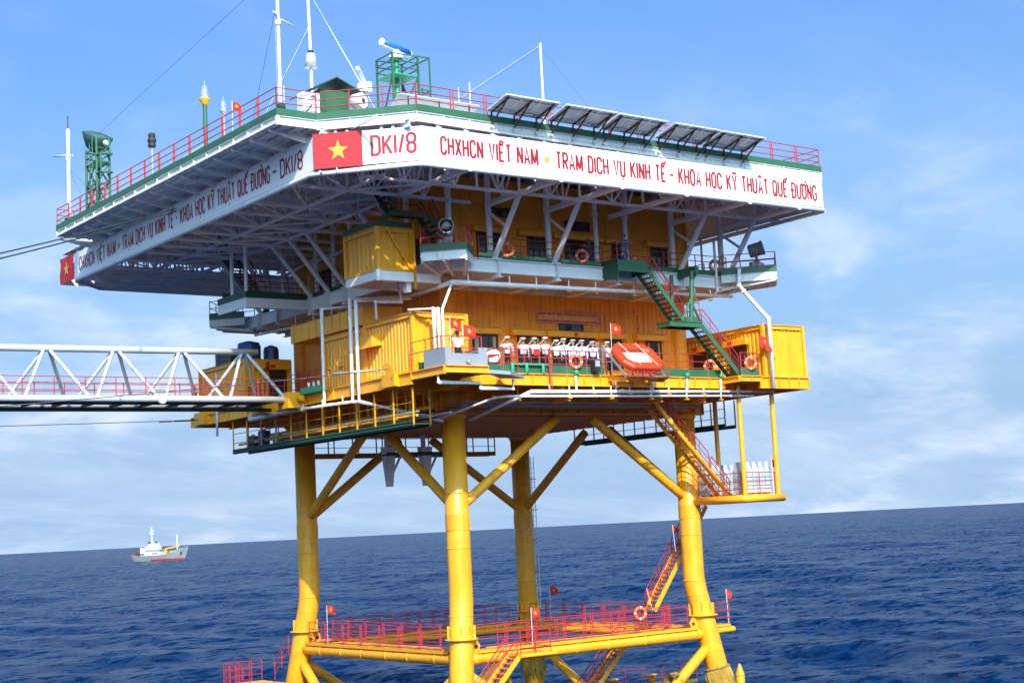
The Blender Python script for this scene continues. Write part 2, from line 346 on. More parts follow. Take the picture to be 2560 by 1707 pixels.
def lettering(text,H,th,asp=0.5,gap=0.24,space=0.42):
    """2-D strokes: returns verts (u,v,layer), faces, width"""
    vs=[];fs=[];x=0
    for ch in unicodedata.normalize('NFD',text):
        pass
    s=text; i=0
    for ch in s:
        if ch==' ': x+=space*H; continue
        dec=unicodedata.normalize('NFD','D' if ch=='Đ' else ch); g=GL.get(dec[0])
        if not g: continue
        w=g[0]*asp*H; k=0
        for st in g[1]:
            ribbon([(x+a*w,b*H) for a,b in st],th,k*0.0015,vs,fs); k+=1
        if ch=='Đ': ribbon([(x-.16*H,.52*H),(x+.2*H,.52*H)],th,k*0.0015,vs,fs); k+=1
        for c in dec[1:]:
            for st in mark(c,w/H):
                ribbon([(x+a*H,b*H) for a,b in st],th*0.85,k*0.0015,vs,fs); k+=1
        x+=w+gap*H
    return vs,fs,x-gap*H
def put_text(t,name,text,org,ud,vd,nd_,H,th,width,m,**k):
    a0=dict(asp=.5,gap=.24,space=.42); a0.update(k); _,_,w=lettering(text,H,th,**a0); q=width/w; vs,fs,w=lettering(text,H,th,**{n:v*q for n,v in a0.items()}); sx=width/max(w,1e-6) if abs(width/w-1)<.3 else 1.0; ud,vd,nd_=V(ud),V(vd),V(nd_)
    return t.mesh(name,[V(org)+ud*(a*sx)+vd*b+nd_*(0.003+c) for a,b,c in vs],fs,m)
def star(t,name,c,ud,vd,nd_,r,m,th=0.006,parent=None):
    ud,vd,nd_=V(ud),V(vd),V(nd_); pts=[]
    for i in range(10):
        a=math.pi/2+i*math.pi/5; q=r if i%2==0 else r*0.40; pts.append(V(c)+ud*(math.cos(a)*q)+vd*(math.sin(a)*q)+nd_*0.003)
    return t.slab(name,pts,nd_,th,m,parent)
# ---------------------------------------------------------------- sea
def build_sea():
    rng=np.random.default_rng(4)
    nr,na=440,900
    r=np.concatenate([np.linspace(0,60,8)[:-1],np.geomspace(60,2600,360),np.geomspace(2600,90000,nr-367+1)[1:]])
    a=np.linspace(0,2*np.pi,na,endpoint=False)
    # finer spokes over the open water north of the platform where waves show largest
    A0=math.atan2(F.y,F.x); d=(a-A0+np.pi)%(2*np.pi)-np.pi
    w=np.interp(np.arange(na),[0,na-1],[-np.pi,np.pi]); w=np.sign(w)*(np.abs(w)/np.pi)**1.6*np.pi
    a=A0+w[:-1]; na=len(a)
    Rg,Ag=np.meshgrid(r,a,indexing='ij'); cx,cy=CAMPOS.x,CAMPOS.y
    X=cx+Rg*np.cos(Ag); Y=cy+Rg*np.sin(Ag); Z=np.zeros_like(X)
    wind=math.radians(205)
    for i in range(70):
        lam=3.0*(1.045**i); lam=min(lam,60); k=2*np.pi/lam; th=wind+rng.normal(0,0.55); ph=rng.uniform(0,6.28)
        amp=0.0105*lam**0.78*rng.uniform(0.5,1.3)*(0.45 if lam>60 else 1)
        cell=np.gradient(r)[:,None]+np.zeros_like(X)
        fade=np.clip(1.6-cell*2.2/lam,0,1)
        s=np.sin(k*(X*math.cos(th)+Y*math.sin(th))+ph); Z+=fade*amp*(s+0.35*(np.abs(s)*s))*0.36
    nR=len(r); vs=np.stack([X,Y,Z],-1).reshape(-1,3)
    i,j=np.meshgrid(np.arange(nR-1),np.arange(na),indexing='ij'); j2=(j+1)%na
    fs=np.stack([i*na+j,(i+1)*na+j,(i+1)*na+j2,i*na+j2],-1).reshape(-1,4)
    me=bpy.data.meshes.new('sea'); me.vertices.add(len(vs)); me.vertices.foreach_set('co',vs.ravel())
    me.loops.add(fs.size); me.loops.foreach_set('vertex_index',fs.ravel().astype(np.int32)); me.polygons.add(len(fs))
    me.polygons.foreach_set('loop_start',np.arange(0,fs.size,4,dtype=np.int32)); me.polygons.foreach_set('use_smooth',np.ones(len(fs),bool)); me.update(calc_edges=True)
    m=bpy.data.materials.new('sea_water'); m.use_nodes=True; nt=m.node_tree; b=nt.nodes['Principled BSDF']; L=nt.links.new
    b.inputs['Roughness'].default_value=0.22; b.inputs['IOR'].default_value=1.07; b.inputs['Specular IOR Level'].default_value=0.2
    g=nd(nt,'ShaderNodeNewGeometry')
    def nz(scale,det,rough,rot,sc,dist=0.0):
        mp=nd(nt,'ShaderNodeMapping'); mp.inputs['Rotation'].default_value=(0,0,rot); mp.inputs['Scale'].default_value=sc; L(g.outputs['Position'],mp.inputs[0])
        n=nd(nt,'ShaderNodeTexNoise'); n.inputs['Scale'].default_value=scale; n.inputs['Detail'].default_value=det; n.inputs['Roughness'].default_value=rough; n.inputs['Distortion'].default_value=dist
        L(mp.outputs[0],n.inputs['Vector']); return n.outputs['Fac']
    rz=-(wind-math.pi/2)
    def nc(scale,det,rough,rot,sc,amp,dist=0.0):
        mp=nd(nt,'ShaderNodeMapping'); mp.inputs['Rotation'].default_value=(0,0,rot); mp.inputs['Scale'].default_value=sc; L(g.outputs['Position'],mp.inputs[0])
        n=nd(nt,'ShaderNodeTexNoise'); n.inputs['Scale'].default_value=scale; n.inputs['Detail'].default_value=det; n.inputs['Roughness'].default_value=rough; n.inputs['Distortion'].default_value=dist
        L(mp.outputs[0],n.inputs['Vector'])
        s1=nd(nt,'ShaderNodeVectorMath',operation='SUBTRACT'); L(n.outputs['Color'],s1.inputs[0]); s1.inputs[1].default_value=(.5,.5,.5)
        s2_=nd(nt,'ShaderNodeVectorMath',operation='MULTIPLY'); L(s1.outputs[0],s2_.inputs[0]); s2_.inputs[1].default_value=(amp,amp,0); return s2_.outputs[0],n.outputs['Fac']
    # wave slopes: three scales of chop tilt the surface normal
    v1,n1=nc(0.62,6,0.62,rz,(0.62,1.25,1),1.6,0.4); v2,n2=nc(0.17,4,0.58,rz+0.25,(0.6,1.3,1),1.0,0.5); v3,_=nc(1.6,3,0.6,rz-0.2,(0.8,1.1,1),0.9)
    a1=nd(nt,'ShaderNodeVectorMath',operation='ADD'); L(v1,a1.inputs[0]); L(v2,a1.inputs[1])
    a2=nd(nt,'ShaderNodeVectorMath',operation='ADD'); L(a1.outputs[0],a2.inputs[0]); L(v3,a2.inputs[1])
    a3=nd(nt,'ShaderNodeVectorMath',operation='ADD'); L(a2.outputs[0],a3.inputs[0]); L(g.outputs['Normal'],a3.inputs[1])
    nn=nd(nt,'ShaderNodeVectorMath',operation='NORMALIZE'); L(a3.outputs[0],nn.inputs[0]); L(nn.outputs[0],b.inputs['Normal'])
    cr=nd(nt,'ShaderNodeMapRange'); cr.inputs['From Min'].default_value=0.35; cr.inputs['From Max'].default_value=0.68; L(n1,cr.inputs['Value'])
    mx=nd(nt,'ShaderNodeMix',data_type='RGBA'); mx.inputs['A'].default_value=(0.0006,0.008,0.034,1); mx.inputs['B'].default_value=(0.003,0.031,0.098,1); L(cr.outputs[0],mx.inputs['Factor'])  # wave shading painted into the water colour: dark troughs, bright crests
    f1=nz(0.10,10,0.72,rz,(0.5,1.3,1),0.8); f2=nz(0.012,3,0.5,0.4,(1,1,1))
    fm=nd(nt,'ShaderNodeMath',operation='ADD'); L(f1,fm.inputs[0]); fs2=nd(nt,'ShaderNodeMath',operation='MULTIPLY'); fs2.inputs[1].default_value=0.45; L(f2,fs2.inputs[0]); L(fs2.outputs[0],fm.inputs[1])
    fr=nd(nt,'ShaderNodeMapRange'); fr.inputs['From Min'].default_value=0.965; fr.inputs['From Max'].default_value=0.99; L(fm.outputs[0],fr.inputs['Value'])
    fo=nd(nt,'ShaderNodeMix',data_type='RGBA'); L(fr.outputs[0],fo.inputs['Factor']); L(mx.outputs['Result'],fo.inputs['A']); fo.inputs['B'].default_value=(0.62,0.66,0.70,1); L(fo.outputs['Result'],b.inputs['Base Color'])
    ro=nd(nt,'ShaderNodeMapRange'); ro.inputs['To Min'].default_value=0.22; ro.inputs['To Max'].default_value=0.8; L(fr.outputs[0],ro.inputs['Value']); L(ro.outputs[0],b.inputs['Roughness'])
    me.materials.append(m); o=bpy.data.objects.new('sea',me); COL.objects.link(o); o['kind']='structure'
build_sea()
# ---------------------------------------------------------------- jacket: legs and tubes
S=15.2; TT=15.3
LEGS=[(0,0,-1,-1),(S,0,1,-1),(0,TT,-1,1),(S,TT,1,1)]
def off(z): return 0.0 if z>9.65 else (9.65-z)*0.144
def legp(k,z):
    x,y,sx,sy=LEGS[k]; d=off(z); return V((x+sx*d,y+sy*d,z))
J=T('support_jacket','yellow four legged steel support jacket standing in the sea','jacket',(S/2,TT/2,0))
for k in range(4):
    x,y,sx,sy=LEGS[k]; zs=[18.75,12,10.3,9.95,9.65,9.35,9.0,7.9,-3]
    def sm(z):
        t=max(0,min(1,(10.15-z)/1.0)); d=0 if z>10.15 else (0.144*0.5*t*t*1.0 if z>9.15 else off(z)); return V((x+sx*d,y+sy*d,z))
    leg=J.tube('leg',[sm(z) for z in zs],0.58,YELJ,40,radii=[.58]*7+[.58,.64])
    for z in (14.84,12.18,9.73,8.95,6.2): J.lathe('weld_band',legp(k,z),[(0.585,-.035),(0.598,-.02),(0.598,.02),(0.585,.035)],YELJ,36,parent=leg)
    p=legp(k,7.86); J.lathe('flange',p,[(.60,-.05),(.80,-.03),(.80,.03),(.60,.05)],YELJ,36,parent=leg)
    for i in range(8):
        a=i*math.pi/4+.2; q=legp(k,8.2)+V((math.cos(a),math.sin(a),0))*.62; J.box('flange_rib',q-V((.06,.06,.33)),q+V((.06,.06,.3)),YELJ,parent=leg,rz=a)
    for a in (-2.35,-1.25,-.1,1.5,3.0):
        q=V((x,y,13.42)); pts=[]
        vs=[];fs=[]
        for zz in (-.38,.38):
            for i in range(7):
                b=a+(i-3)*.15; vs.append(q+V((math.cos(b)*.603,math.sin(b)*.603,zz)))
        for zz in (-.38,.38):
            for i in range(7):
                b=a+(i-3)*.15; vs.append(q+V((math.cos(b)*.57,math.sin(b)*.57,zz)))
        fs=[(i,i+1,8+i,7+i) for i in range(6)]+[(0,14,15,1)]*0
        for i in range(6): fs+=[(7+i,8+i,22+i,21+i),(i+1,i,14+i,15+i)]
        fs+=[(0,7,21,14),(13,6,20,27)]
        J.mesh('doubler_plate',vs,fs,YELJ,parent=leg)
    # lifting lugs under the flange
    for a,r0 in ((math.atan2(-sy,-sx)+.75,.0),(math.atan2(-sy,-sx)-.75,.0)):
        q=legp(k,7.45); d=V((math.cos(a),math.sin(a),0)); n=V((-d.y,d.x,0))
        o=J.slab('lug',[q+d*.55+V((0,0,.38)),q+d*.95+V((0,0,.30)),q+d*1.12+V((0,0,.05)),q+d*1.05+V((0,0,-.2)),q+d*.6+V((0,0,-.45))],n,.08,YELJ,parent=leg)
        J.lathe('lug_eye',q+d*.88-n*.012,[(.10,0),(.10,.10)],BLK,16,axis=n,parent=leg)
    q=V((x,y,0))
    J.lathe('leg_collar',q,[(.60,18.45),(.66,18.55),(.66,18.7),(.60,18.8)],YELJ,36,parent=leg)
mids={(0,1):V((7.55,0,18.5)),(0,2):V((0,7.55,18.3)),(2,3):V((7.5,TT,18.5)),(1,3):V((S,7.55,18.4))}
for (a,b),mpt in mids.items():
    for k,sgn in ((a,-1),(b,1)):
        e=legp(k,14.0); d=(legp(b,14)-legp(a,14)).normalized(); q=mpt+d*sgn*1.15
        br=J.tube('diagonal_brace',dense([e,q],1.2),.245,YELJ,20)
    pa,pb=legp(a,6.88),legp(b,6.88); d=(pb-pa).normalized()
    hb=J.tube('horizontal_brace',dense([pa,pb],0.9),.275,YELR,22)
    for i in range(1,7):
        q=pa+(pb-pa)*i/7+d*(random.random()-.5)*.4; J.lathe('brace_clamp',q,[(.28,-.09),(.292,-.08),(.292,.08),(.28,.09)],YELR,22,axis=d,parent=hb)
    lo=(legp(a,1.0)+legp(b,1.0))/2
    for k in (a,b): J.tube('lower_diagonal_brace',dense([legp(k,6.35),lo],1.5),.27,YELR,20)
# rope fringes on the splash zone tubes
def fringe(name,label,c,axis,r,n,ln,spread,seed,grp=None):
    rnd=random.Random(seed); sd,u,d=frame_of(V(axis)); vs=[];fs=[];c=V(c)
    for i in range(n):
        a=rnd.random()*6.283; rad=sd*math.cos(a)+u*math.sin(a); p=c+rad*(r+.03)+d*rnd.uniform(-.05,.05); L=ln*rnd.uniform(.6,1.1); sp=spread*rnd.uniform(.2,1)
        q=p+d*L*.5+rad*sp*.35; e=p+d*L+rad*sp; t=d.cross(rad)*.016; b=len(vs)
        vs+=[p-t,p+t,q-t,q+t,e-t*.5,e+t*.5,p+rad*.02,q+rad*.02]
        fs+=[(b,b+1,b+3,b+2),(b+2,b+3,b+5,b+4),(b+6,b,b+2,b+7),(b+1,b+6,b+7,b+3)]
    t=T(name,label,'rope mat',c,grp); o=t.mesh('rope_strands',vs,fs,ROPY); o['kind']='stuff'
    for h in (0.0,.55*ln): t.lathe('rope_lashing',c+d*h,[(r+.03,-.05),(r+.10,-.02),(r+.10,.03),(r+.03,.05)],ROP,24,axis=d)
    return t
for k,z,sd_,lab in ((1,5.05,1,'frayed rope mat tied round the battered leg below the raft platform'),(3,5.3,2,'frayed rope mat tied round the shaded far leg with the ladder')):
    c=legp(k,z); fringe('rope_mat',lab,c,legp(k,z-3)-c,.63,420,1.5,.28,sd_)
fringe('rope_mat','dark rope mat on the lower diagonal brace beside the far leg',legp(3,5.2)+(V((7.6,TT+.5,1.2))-legp(3,6.3)).normalized()*2.4,V((7.6,TT+.5,1.2))-legp(3,6.3),.29,160,.5,.55,5)
fringe('rope_mat','dark rope mat on the lower diagonal brace beside the battered leg',legp(1,6.3)+(V((7.6,-.5,1.2))-legp(1,6.3)).normalized()*2.9,V((7.6,-.5,1.2))-legp(1,6.3),.29,160,.5,.55,6)
# ---------------------------------------------------------------- low level walkway round the jacket
W=T('low_walkway','yellow steel walkway frame resting on the horizontal braces of the jacket','walkway',(S/2,TT/2,7.1))
zw=7.22
def ring(o): return [(-o,-o),(S+o,-o),(S+o,TT+o),(-o,TT+o)]
for o,nm,rad in ((0.62,'edge_channel',None),(-0.75,'edge_channel',None)):
    pts=ring(o)
    for i in range(4):
        a,b=V((*pts[i],zw)),V((*pts[(i+1)%4],zw)); d=(b-a).normalized()*1.1; W.beam('edge_channel',a+d,b-d,.07,.14,YEL)
for i in range(4):
    a,b=V((*ring(-.95)[i],6.95)),V((*ring(-.95)[(i+1)%4],6.95)); W.bar('inner_pipe',a,b,.19,YELR,16)
    a,b=V((*ring(.62)[i],zw)),V((*ring(.62)[(i+1)%4],zw)); c,d=V((*ring(-.75)[i],zw)),V((*ring(-.75)[(i+1)%4],zw))
    n=9
    for j in range(1,n): W.beam('cross_bearer',a+(b-a)*j/n,c+(d-c)*j/n,.08,.10,YEL)
    e=.06
    W.slab('grating',[a+(c-a)*.06+(b-a)*.06,b+(d-b)*.06-(b-a)*.06,d-(d-b)*.06-(d-c)*.06,c-(c-a)*.06+(d-c)*.06],(0,0,1),.03,YELD)
zr=7.3
pr=ring(.62); pi=ring(-.75)
def lowrail(a,b,lab,**k): return rails(lab,[(*a,zr),(*b,zr)],1.1,1.85,RED,levels=(1,.68,.36,.06),double=True,group=None,**k)
lowrail((1.6,pr[0][1]),(S-1.2,pr[0][1]),'red outer railing on the front low walkway between near leg and battered leg')
lowrail((1.2,pi[0][1]),(S-1.2,pi[0][1]),'red inner railing on the front low walkway')
lowrail((pr[0][0],1.0),(pr[0][0],TT-1.0),'red outer railing on the left low walkway between near leg and far left leg')
lowrail((pi[0][0],1.2),(pi[0][0],TT-1.2),'red inner railing on the left low walkway')
lowrail((1.0,pr[2][1]),(S-1.0,pr[2][1]),'red shaded outer railing on the rear low walkway beside the ladder leg')
lowrail((1.2,pi[2][1]),(S-1.2,pi[2][1]),'red inner railing on the rear low walkway')
lowrail((pr[1][0],1.2),(pr[1][0],TT-1.0),'red outer railing on the right low walkway under the zigzag stairs')
lowrail((pi[1][0],1.4),(pi[1][0],TT-1.2),'red inner railing on the right low walkway')
# stub of the walkway past the right leg
t=T('walkway_stub','yellow pipe ended walkway stub beside the battered leg with a flag','walkway',(16.2,-.5,7))
t.bar('pipe',(15.6,-.5,6.98),(17.4,-.5,6.98),.16,YEL,18); t.lathe('pipe_cap',(17.4,-.5,6.98),[(.16,0),(.13,.06),(.05,.09)],YEL,18,axis=V((1,0,0))); t.beam('edge_channel',(15.8,-.62,7.22),(17.1,-.62,7.22),.06,.12,YEL)
t.beam('edge_channel',(15.8,.8,7.22),(17.1,.8,7.22),.06,.12,YEL); t.beam('edge_channel',(17.1,-.62,7.22),(17.1,.8,7.22),.06,.12,YEL); t.slab('grating',[(15.8,-.6,7.2),(17.1,-.6,7.2),(17.1,.8,7.2),(15.8,.8,7.2)],(0,0,1),.03,YELD)
rails('red railing on the walkway stub beside the battered leg',[(16.0,-.62,zr),(17.05,-.62,zr),(17.05,.8,zr)],1.1,1.1,RED,levels=(1,.66,.33))
# ---------------------------------------------------------------- stairs
def stair(name,label,p,q,width,side,ms,mr,n,tread_w=.24,tread_m=None,rail=True,rail_side=(0,1),seg_rail=None,box=False,rh=.95):
    """stringers from p (top) to q (bottom); side = horizontal vector to the other stringer"""
    p,q,sv=V(p),V(q),V(side).normalized()*width; t=T(name,label,'stairs',q); d=(q-p).normalized()
    for s in (V((0,0,0)),sv):
        if box: t.tube('stringer',[p+s,q+s],.11,ms,14)
        else: t.beam('stringer',p+s,q+s,.05,.24,ms)
    hz=V((d.x,d.y,0)).normalized()
    for i in range(n):
        c=p+(q-p)*(i+.5)/n
        o=t.beam('tread',c+sv*0.02,c+sv*.98,tread_w,.035,tread_m or ms)
        if box: t.box('tread_bracket',c-V((.13,.07,.0)),c+V((.13,.07,.10)),ms)
    if rail:
        up=V((0,0,1)); k=seg_rail or 1
        for ri in rail_side:
            s=sv*ri
            for j in range(k):
                a=p+(q-p)*(j/k)+s; b=p+(q-p)*((j+1)/k)+s; a2=a+(b-a)*.05; b2=a+(b-a)*.97
                pts=[a2+up*.05,a2+up*(rh-.08),a2+d*.10+up*rh,b2-d*.10+up*rh,b2+up*(rh-.08),b2+up*.05]
                t.tube('handrail',pts,.024,mr,8); 
                for lv in (.36,.66): t.bar('mid_rail',a2+up*rh*lv,b2+up*rh*lv,.018,mr,6)
                t.bar('baluster',(a2+b2)/2,(a2+b2)/2+up*rh,.02,mr,6)
    return t
stair('deck_stairs','long yellow stairs descending from the main deck to the raft platform',(10.55,-2.45,19.6),(16.0,-2.45,14.05),.85,(0,1,0),YEL,RED,24,.26,box=True,seg_rail=4,rail_side=(1,0))
stair('lower_stairs','shaded yellow stairs behind the battered leg down to the low walkway',(17.6,1.2,13.7),(13.3,1.2,8.2),.75,(0,1,0),YEL,REDD,26,.24,box=False,seg_rail=4,rail_side=(0,1))
stair('boat_stairs','lowest yellow stairs dropping from the low walkway below the front brace',(11.9,1.9,6.6),(8.2,1.9,3.2),.75,(0,1,0),YEL,RED,16,.24,seg_rail=2,rail_side=(0,1))
stair('boat_stairs','short yellow ladder stairs with bent red rails beside the near leg',(1.75,-1.25,6.95),(-.6,-1.25,4.6),.9,(0,-1,0),YEL,RED,11,.22,seg_rail=1,rail_side=(0,1))
t=T('stair_landing','small yellow landing with red rails at the near leg stairs','platform',(2.0,-1.6,6.9))
t.slab('grating',[(1.7,-2.25,7.0),(3.6,-2.25,7.0),(3.6,-.9,7.0),(1.7,-.9,7.0)],(0,0,1),.04,YEL); t.bar('edge_pipe',(1.75,-2.25,6.95),(3.9,-2.25,6.95),.10,YEL); t.bar('edge_pipe',(3.7,-2.25,6.95),(3.7,-.5,6.95),.10,YEL)
rails('red railing round the small landing at the near leg stairs',[(1.8,-2.2,7.04),(3.6,-2.2,7.04),(3.6,-.9,7.04)],1.1,.9,RED,levels=(1,.75,.5,.25))
# far left landing stage
t=T('boat_landing','yellow boat landing stage with red rails outside the far left leg','landing stage',(-1.6,17.8,5))
for y in (16.6,17.4,18.2,19.0,19.8): t.beam('plank',(-3.3,y,4.95),(-.7,y,4.95),.5,.09,YEL)
t.bar('support_pipe',(-3.0,19.6,4.8),(-.5,16.0,4.8),.16,YEL,16); t.bar('support_pipe',(-.6,19.8,4.8),(-.4,16.0,4.8),.16,YEL,16)
rails('red railing round the boat landing outside the far left leg',[(-3.2,16.6,5.0),(-3.2,19.9,5.0),(-.8,19.9,5.0)],1.15,.9,RED,levels=(1,.66,.33),double=True)
rails('red sloping stair rail from the far left leg to the boat landing',[(-1.1,15.9,6.6),(-1.3,17.3,5.2)],1.05,.8,RED)
# lower right landing
t=T('boat_landing','low yellow landing stage behind the battered leg near the water','landing stage',(14,6,3.9))
t.slab('grating',[(11,4.4,3.8),(19,4.4,3.8),(19,6.0,3.8),(11,6.0,3.8)],(0,0,1),.06,YELD); t.beam('edge_channel',(11,4.4,3.85),(19,4.4,3.85),.08,.16,YEL)
for x in (13.2,16.0): t.lathe('bollard',(x,4.9,3.86),[(.16,0),(.16,.42),(.30,.5),(.30,.58),(.1,.6)],YEL,16)
rails('red railing on the low landing stage near the water',[(11,4.4,3.9),(19,4.4,3.9)],1.0,1.3,RED,levels=(1,.5))
t=T('mooring_post','yellow mooring post with pointed top beside the rope mat','post',(17.2,-1.0,0)); t.lathe('post',(17.2,-1.0,0),[(.24,0),(.24,4.62),(.07,5.1),(.03,5.15)],YEL,20); t.lathe('band',(17.2,-1.0,4.5),[(.245,0),(.252,.02),(.252,.08),(.245,.10)],YELR,20)
# ladder on the far leg
t=T('leg_ladder','thin white ladder with rusty brackets on the shaded far leg','ladder',(15.9,15.0,8))
for y in (14.85,15.15): t.bar('stile',(15.88,y,8.1),(15.88,y,17.4),.022,WHTR,8)
for i in range(30): t.bar('rung',(15.88,14.85,8.3+i*.3),(15.88,15.15,8.3+i*.3),.014,WHTR,6)
for z in (10.3,12.3,14.1,16): t.beam('bracket',(15.5,15.0,z),(15.98,15.0,z),.4,.04,YELD)
# ---------------------------------------------------------------- raft platform hung outside the battered leg
t=T('raft_platform','yellow pipe framed raft platform hung on tall posts beside the battered leg','platform',(17,-2.2,13.9))
t.tube('frame_pipe',[(15.2,-.4,13.92),(15.2,-4.26,13.92),(15.24,-4.26,13.92),(18.1,-4.26,13.92)],.20,YEL,18); t.lathe('pipe_cap',(18.1,-4.26,13.92),[(.2,0),(.17,.07),(.06,.10)],YEL,18,axis=V((1,0,0)))
t.bar('frame_pipe',(17.75,-4.26,13.92),(17.75,.3,13.92),.18,YEL,16); t.bar('frame_pipe',(15.2,.2,13.92),(17.75,.2,13.92),.18,YEL,16)
t.slab('grating',[(15.2,-4.2,14.1),(17.75,-4.2,14.1),(17.75,.2,14.1),(15.2,.2,14.1)],(0,0,1),.04,YEL)
for x,y in ((15.3,-4.26),(17.75,-4.26),(17.7,.1)): t.bar('hanger_post',(x,y,13.95),(x,y,19.9),.125,YEL,16)
rails('red railing along the front of the raft platform',[(15.4,-4.15,14.14),(17.65,-4.15,14.14)],1.15,1.2,RED,levels=(1,.62,.25))
rails('red railing on the left of the raft platform under the stairs',[(15.25,-.8,14.14),(15.25,-4.1,14.14)],1.15,1.2,RED,levels=(1,.62,.25))
rails('red railing at the back of the raft platform',[(15.9,.15,14.14),(17.65,.15,14.14)],1.15,1.2,RED,levels=(1,.62,.25))
def barrel(x,y,z,i):
    t=T('plastic_float','pale upright float box with tapered top in the %s row on the raft platform'%i,'float',(x,y,z),'pale floats in the %s row on the raft platform'%i)
    w=.21; vs=[]
    for zz,s in ((0,1),(1.15,1),(1.2,.95),(1.62,.55)):
        for a,b in ((-1,-1),(1,-1),(1,1),(-1,1)): vs.append((x+a*w*s,y+b*.3*s,z+zz))
    fs=[(3,2,1,0),(12,13,14,15)]
    for k in range(3):
        for j in range(4): fs.append((k*4+j,k*4+(j+1)%4,k*4+4+(j+1)%4,k*4+4+j))
    t.mesh('body',vs,fs,PALE); t.box('strap',(x-w-.006,y-.306,z+.55),(x+w+.006,y+.306,z+.60),GRY); t.box('foot',(x-.15,y-.2,z-.08),(x+.15,y+.2,z+.0),YELR)
PALE=paint('pale_plastic',(0.42,0.45,0.46),0.5,0.05,0.0,0.1)
for i in range(5): barrel(15.66+i*.46,-3.55,14.24,'front')
for i in range(5): barrel(15.66+i*.46,-.9,14.24,'rear')
# ---------------------------------------------------------------- main deck
ZD=20.25
YELF=paint('yellow_deck_paint',(0.62,0.34,0.03),0.55,0.12,0.25,0.1)
D=T('main_deck','yellow steel main deck carried on the four jacket legs','deck',(S/2,TT/2,ZD))
outline=[(-4.7,-6.6),(-2.43,-6.6),(-2.43,-4.24),(14.28,-4.24),(14.28,-5.5),(15.8,-5.5),(15.8,-5.2),(19.6,-5.2),(19.6,20),(-4.7,20)]
D.plate('deck_plate',[(x+(.04 if x<0 else -.04),y+(.04 if y<0 else -.04)) for x,y in outline],ZD-.05,ZD-.01,YELF)
def edge(p,q,h,st=.75,side=0.10,nst=True,nrm=(0,-1,0)):
    p,q=V((*p,ZD)),V((*q,ZD)); b=D.ibeam('edge_beam',p,q,h,.22,YEL)
    n=max(1,round((q-p).length/st)); nv=V(nrm)
    if nst:
        for i in range(n+1):
            c=p+(q-p)*i/n; D.beam('stiffener',c+nv*.02-V((0,0,h/2)),c+nv*.105-V((0,0,h/2)),.025,h-.085,YEL,parent=b)
    return b
edge((-2.4,-4.24),(14.3,-4.24),.57,1.05); edge((-4.7,-6.6),(-2.43,-6.6),.33,9,nst=False); edge((-2.45,-6.55),(-2.45,-4.24),.33,2,nrm=(1,0,0))
edge((-4.7,-6.6),(-4.7,-3.9),.38,2.0,nrm=(-1,0,0)); edge((-4.7,-3.9),(-4.7,20),.57,2.4,nrm=(-1,0,0)); edge((14.28,-5.5),(15.85,-5.5),.30,.8); edge((14.28,-5.5),(14.28,-4.24),.32,2,nrm=(-1,0,0))
edge((15.9,-5.2),(19.63,-5.2),.62,.75); edge((19.6,-5.2),(19.6,20),.62,2,nrm=(1,0,0)); edge((-4.7,20),(19.6,20),.57,2,nrm=(0,1,0))
for x in (-2.4,-.1,3.7,7.5,11.3,15.1,18): D.ibeam('cantilever_beam',(x,-4.15,ZD-.06),(x,0,ZD-.06),.62,.2,YEL); D.ibeam('cantilever_beam',(x,0,ZD-.06),(x,19.9,ZD-.06),.62,.2,YEL)
for y in (-2.1,2.6,5.2,7.8,10.4,13,17.5): D.ibeam('cantilever_beam',(-4.6,y,ZD-.065),(0,y,ZD-.065),.55,.2,YEL); D.ibeam('cantilever_beam',(15.2,y,ZD-.065),(19.5,y,ZD-.065),.55,.2,YEL)
for (p,q,nv) in (((-1,0),(16.6,0),(0,-1,0)),((-1,TT),(16.6,TT),(0,1,0)),((0,-1),(0,16.4),(-1,0,0)),((S,-1),(S,16.4),(1,0,0))):
    a,b=V((*p,ZD-.07)),V((*q,ZD-.07)); g=D.ibeam('main_girder',a,b,1.5,.34,YEL,t=.06,web=.04); n=22; nv=V(nv)
    for i in range(n+1):
        c=a+(b-a)*i/n; D.beam('stiffener',c+nv*.02-V((0,0,.75)),c+nv*.16-V((0,0,.75)),.03,1.36,YEL,parent=g)
for k in range(4):
    x,y,sx,sy=LEGS[k]; D.lathe('leg_node',(x,y,18.68),[(.62,0),(.62,.3),(.9,.75),(.9,1.4)],YEL,8,smooth=False)
    for dx,dy in ((1,0),(-1,0),(0,1),(0,-1)):
        d=V((dx,dy,0)); c=V((x,y,0)); D.slab('gusset',[c+d*.6+V((0,0,18.7)),c+d*1.6+V((0,0,19.6)),c+d*1.6+V((0,0,20.1)),c+d*.6+V((0,0,20.1))],d.cross(V((0,0,1))),.05,YEL)
for i in range(19):
    y=.5+i*.77; D.box('soffit_plank',(.4,y,18.60),(14.8,y+.42,18.74),SOK)
D.plate('soffit_backing',[(.3,.3),(14.9,.3),(14.9,15),(.3,15)],18.78,18.82,BRK)
# sloping grey flap plate at the corner
t=T('corner_flap','grey sloping plate sticking out beside the corner platform','plate',(-1.2,-5.6,20))
t.slab('plate',[(-2.4,-6.4,20.12),(-1.55,-7.1,19.98),(.35,-5.6,19.98),(-.2,-4.4,20.12)],(0,0,-1),.16,GRY)
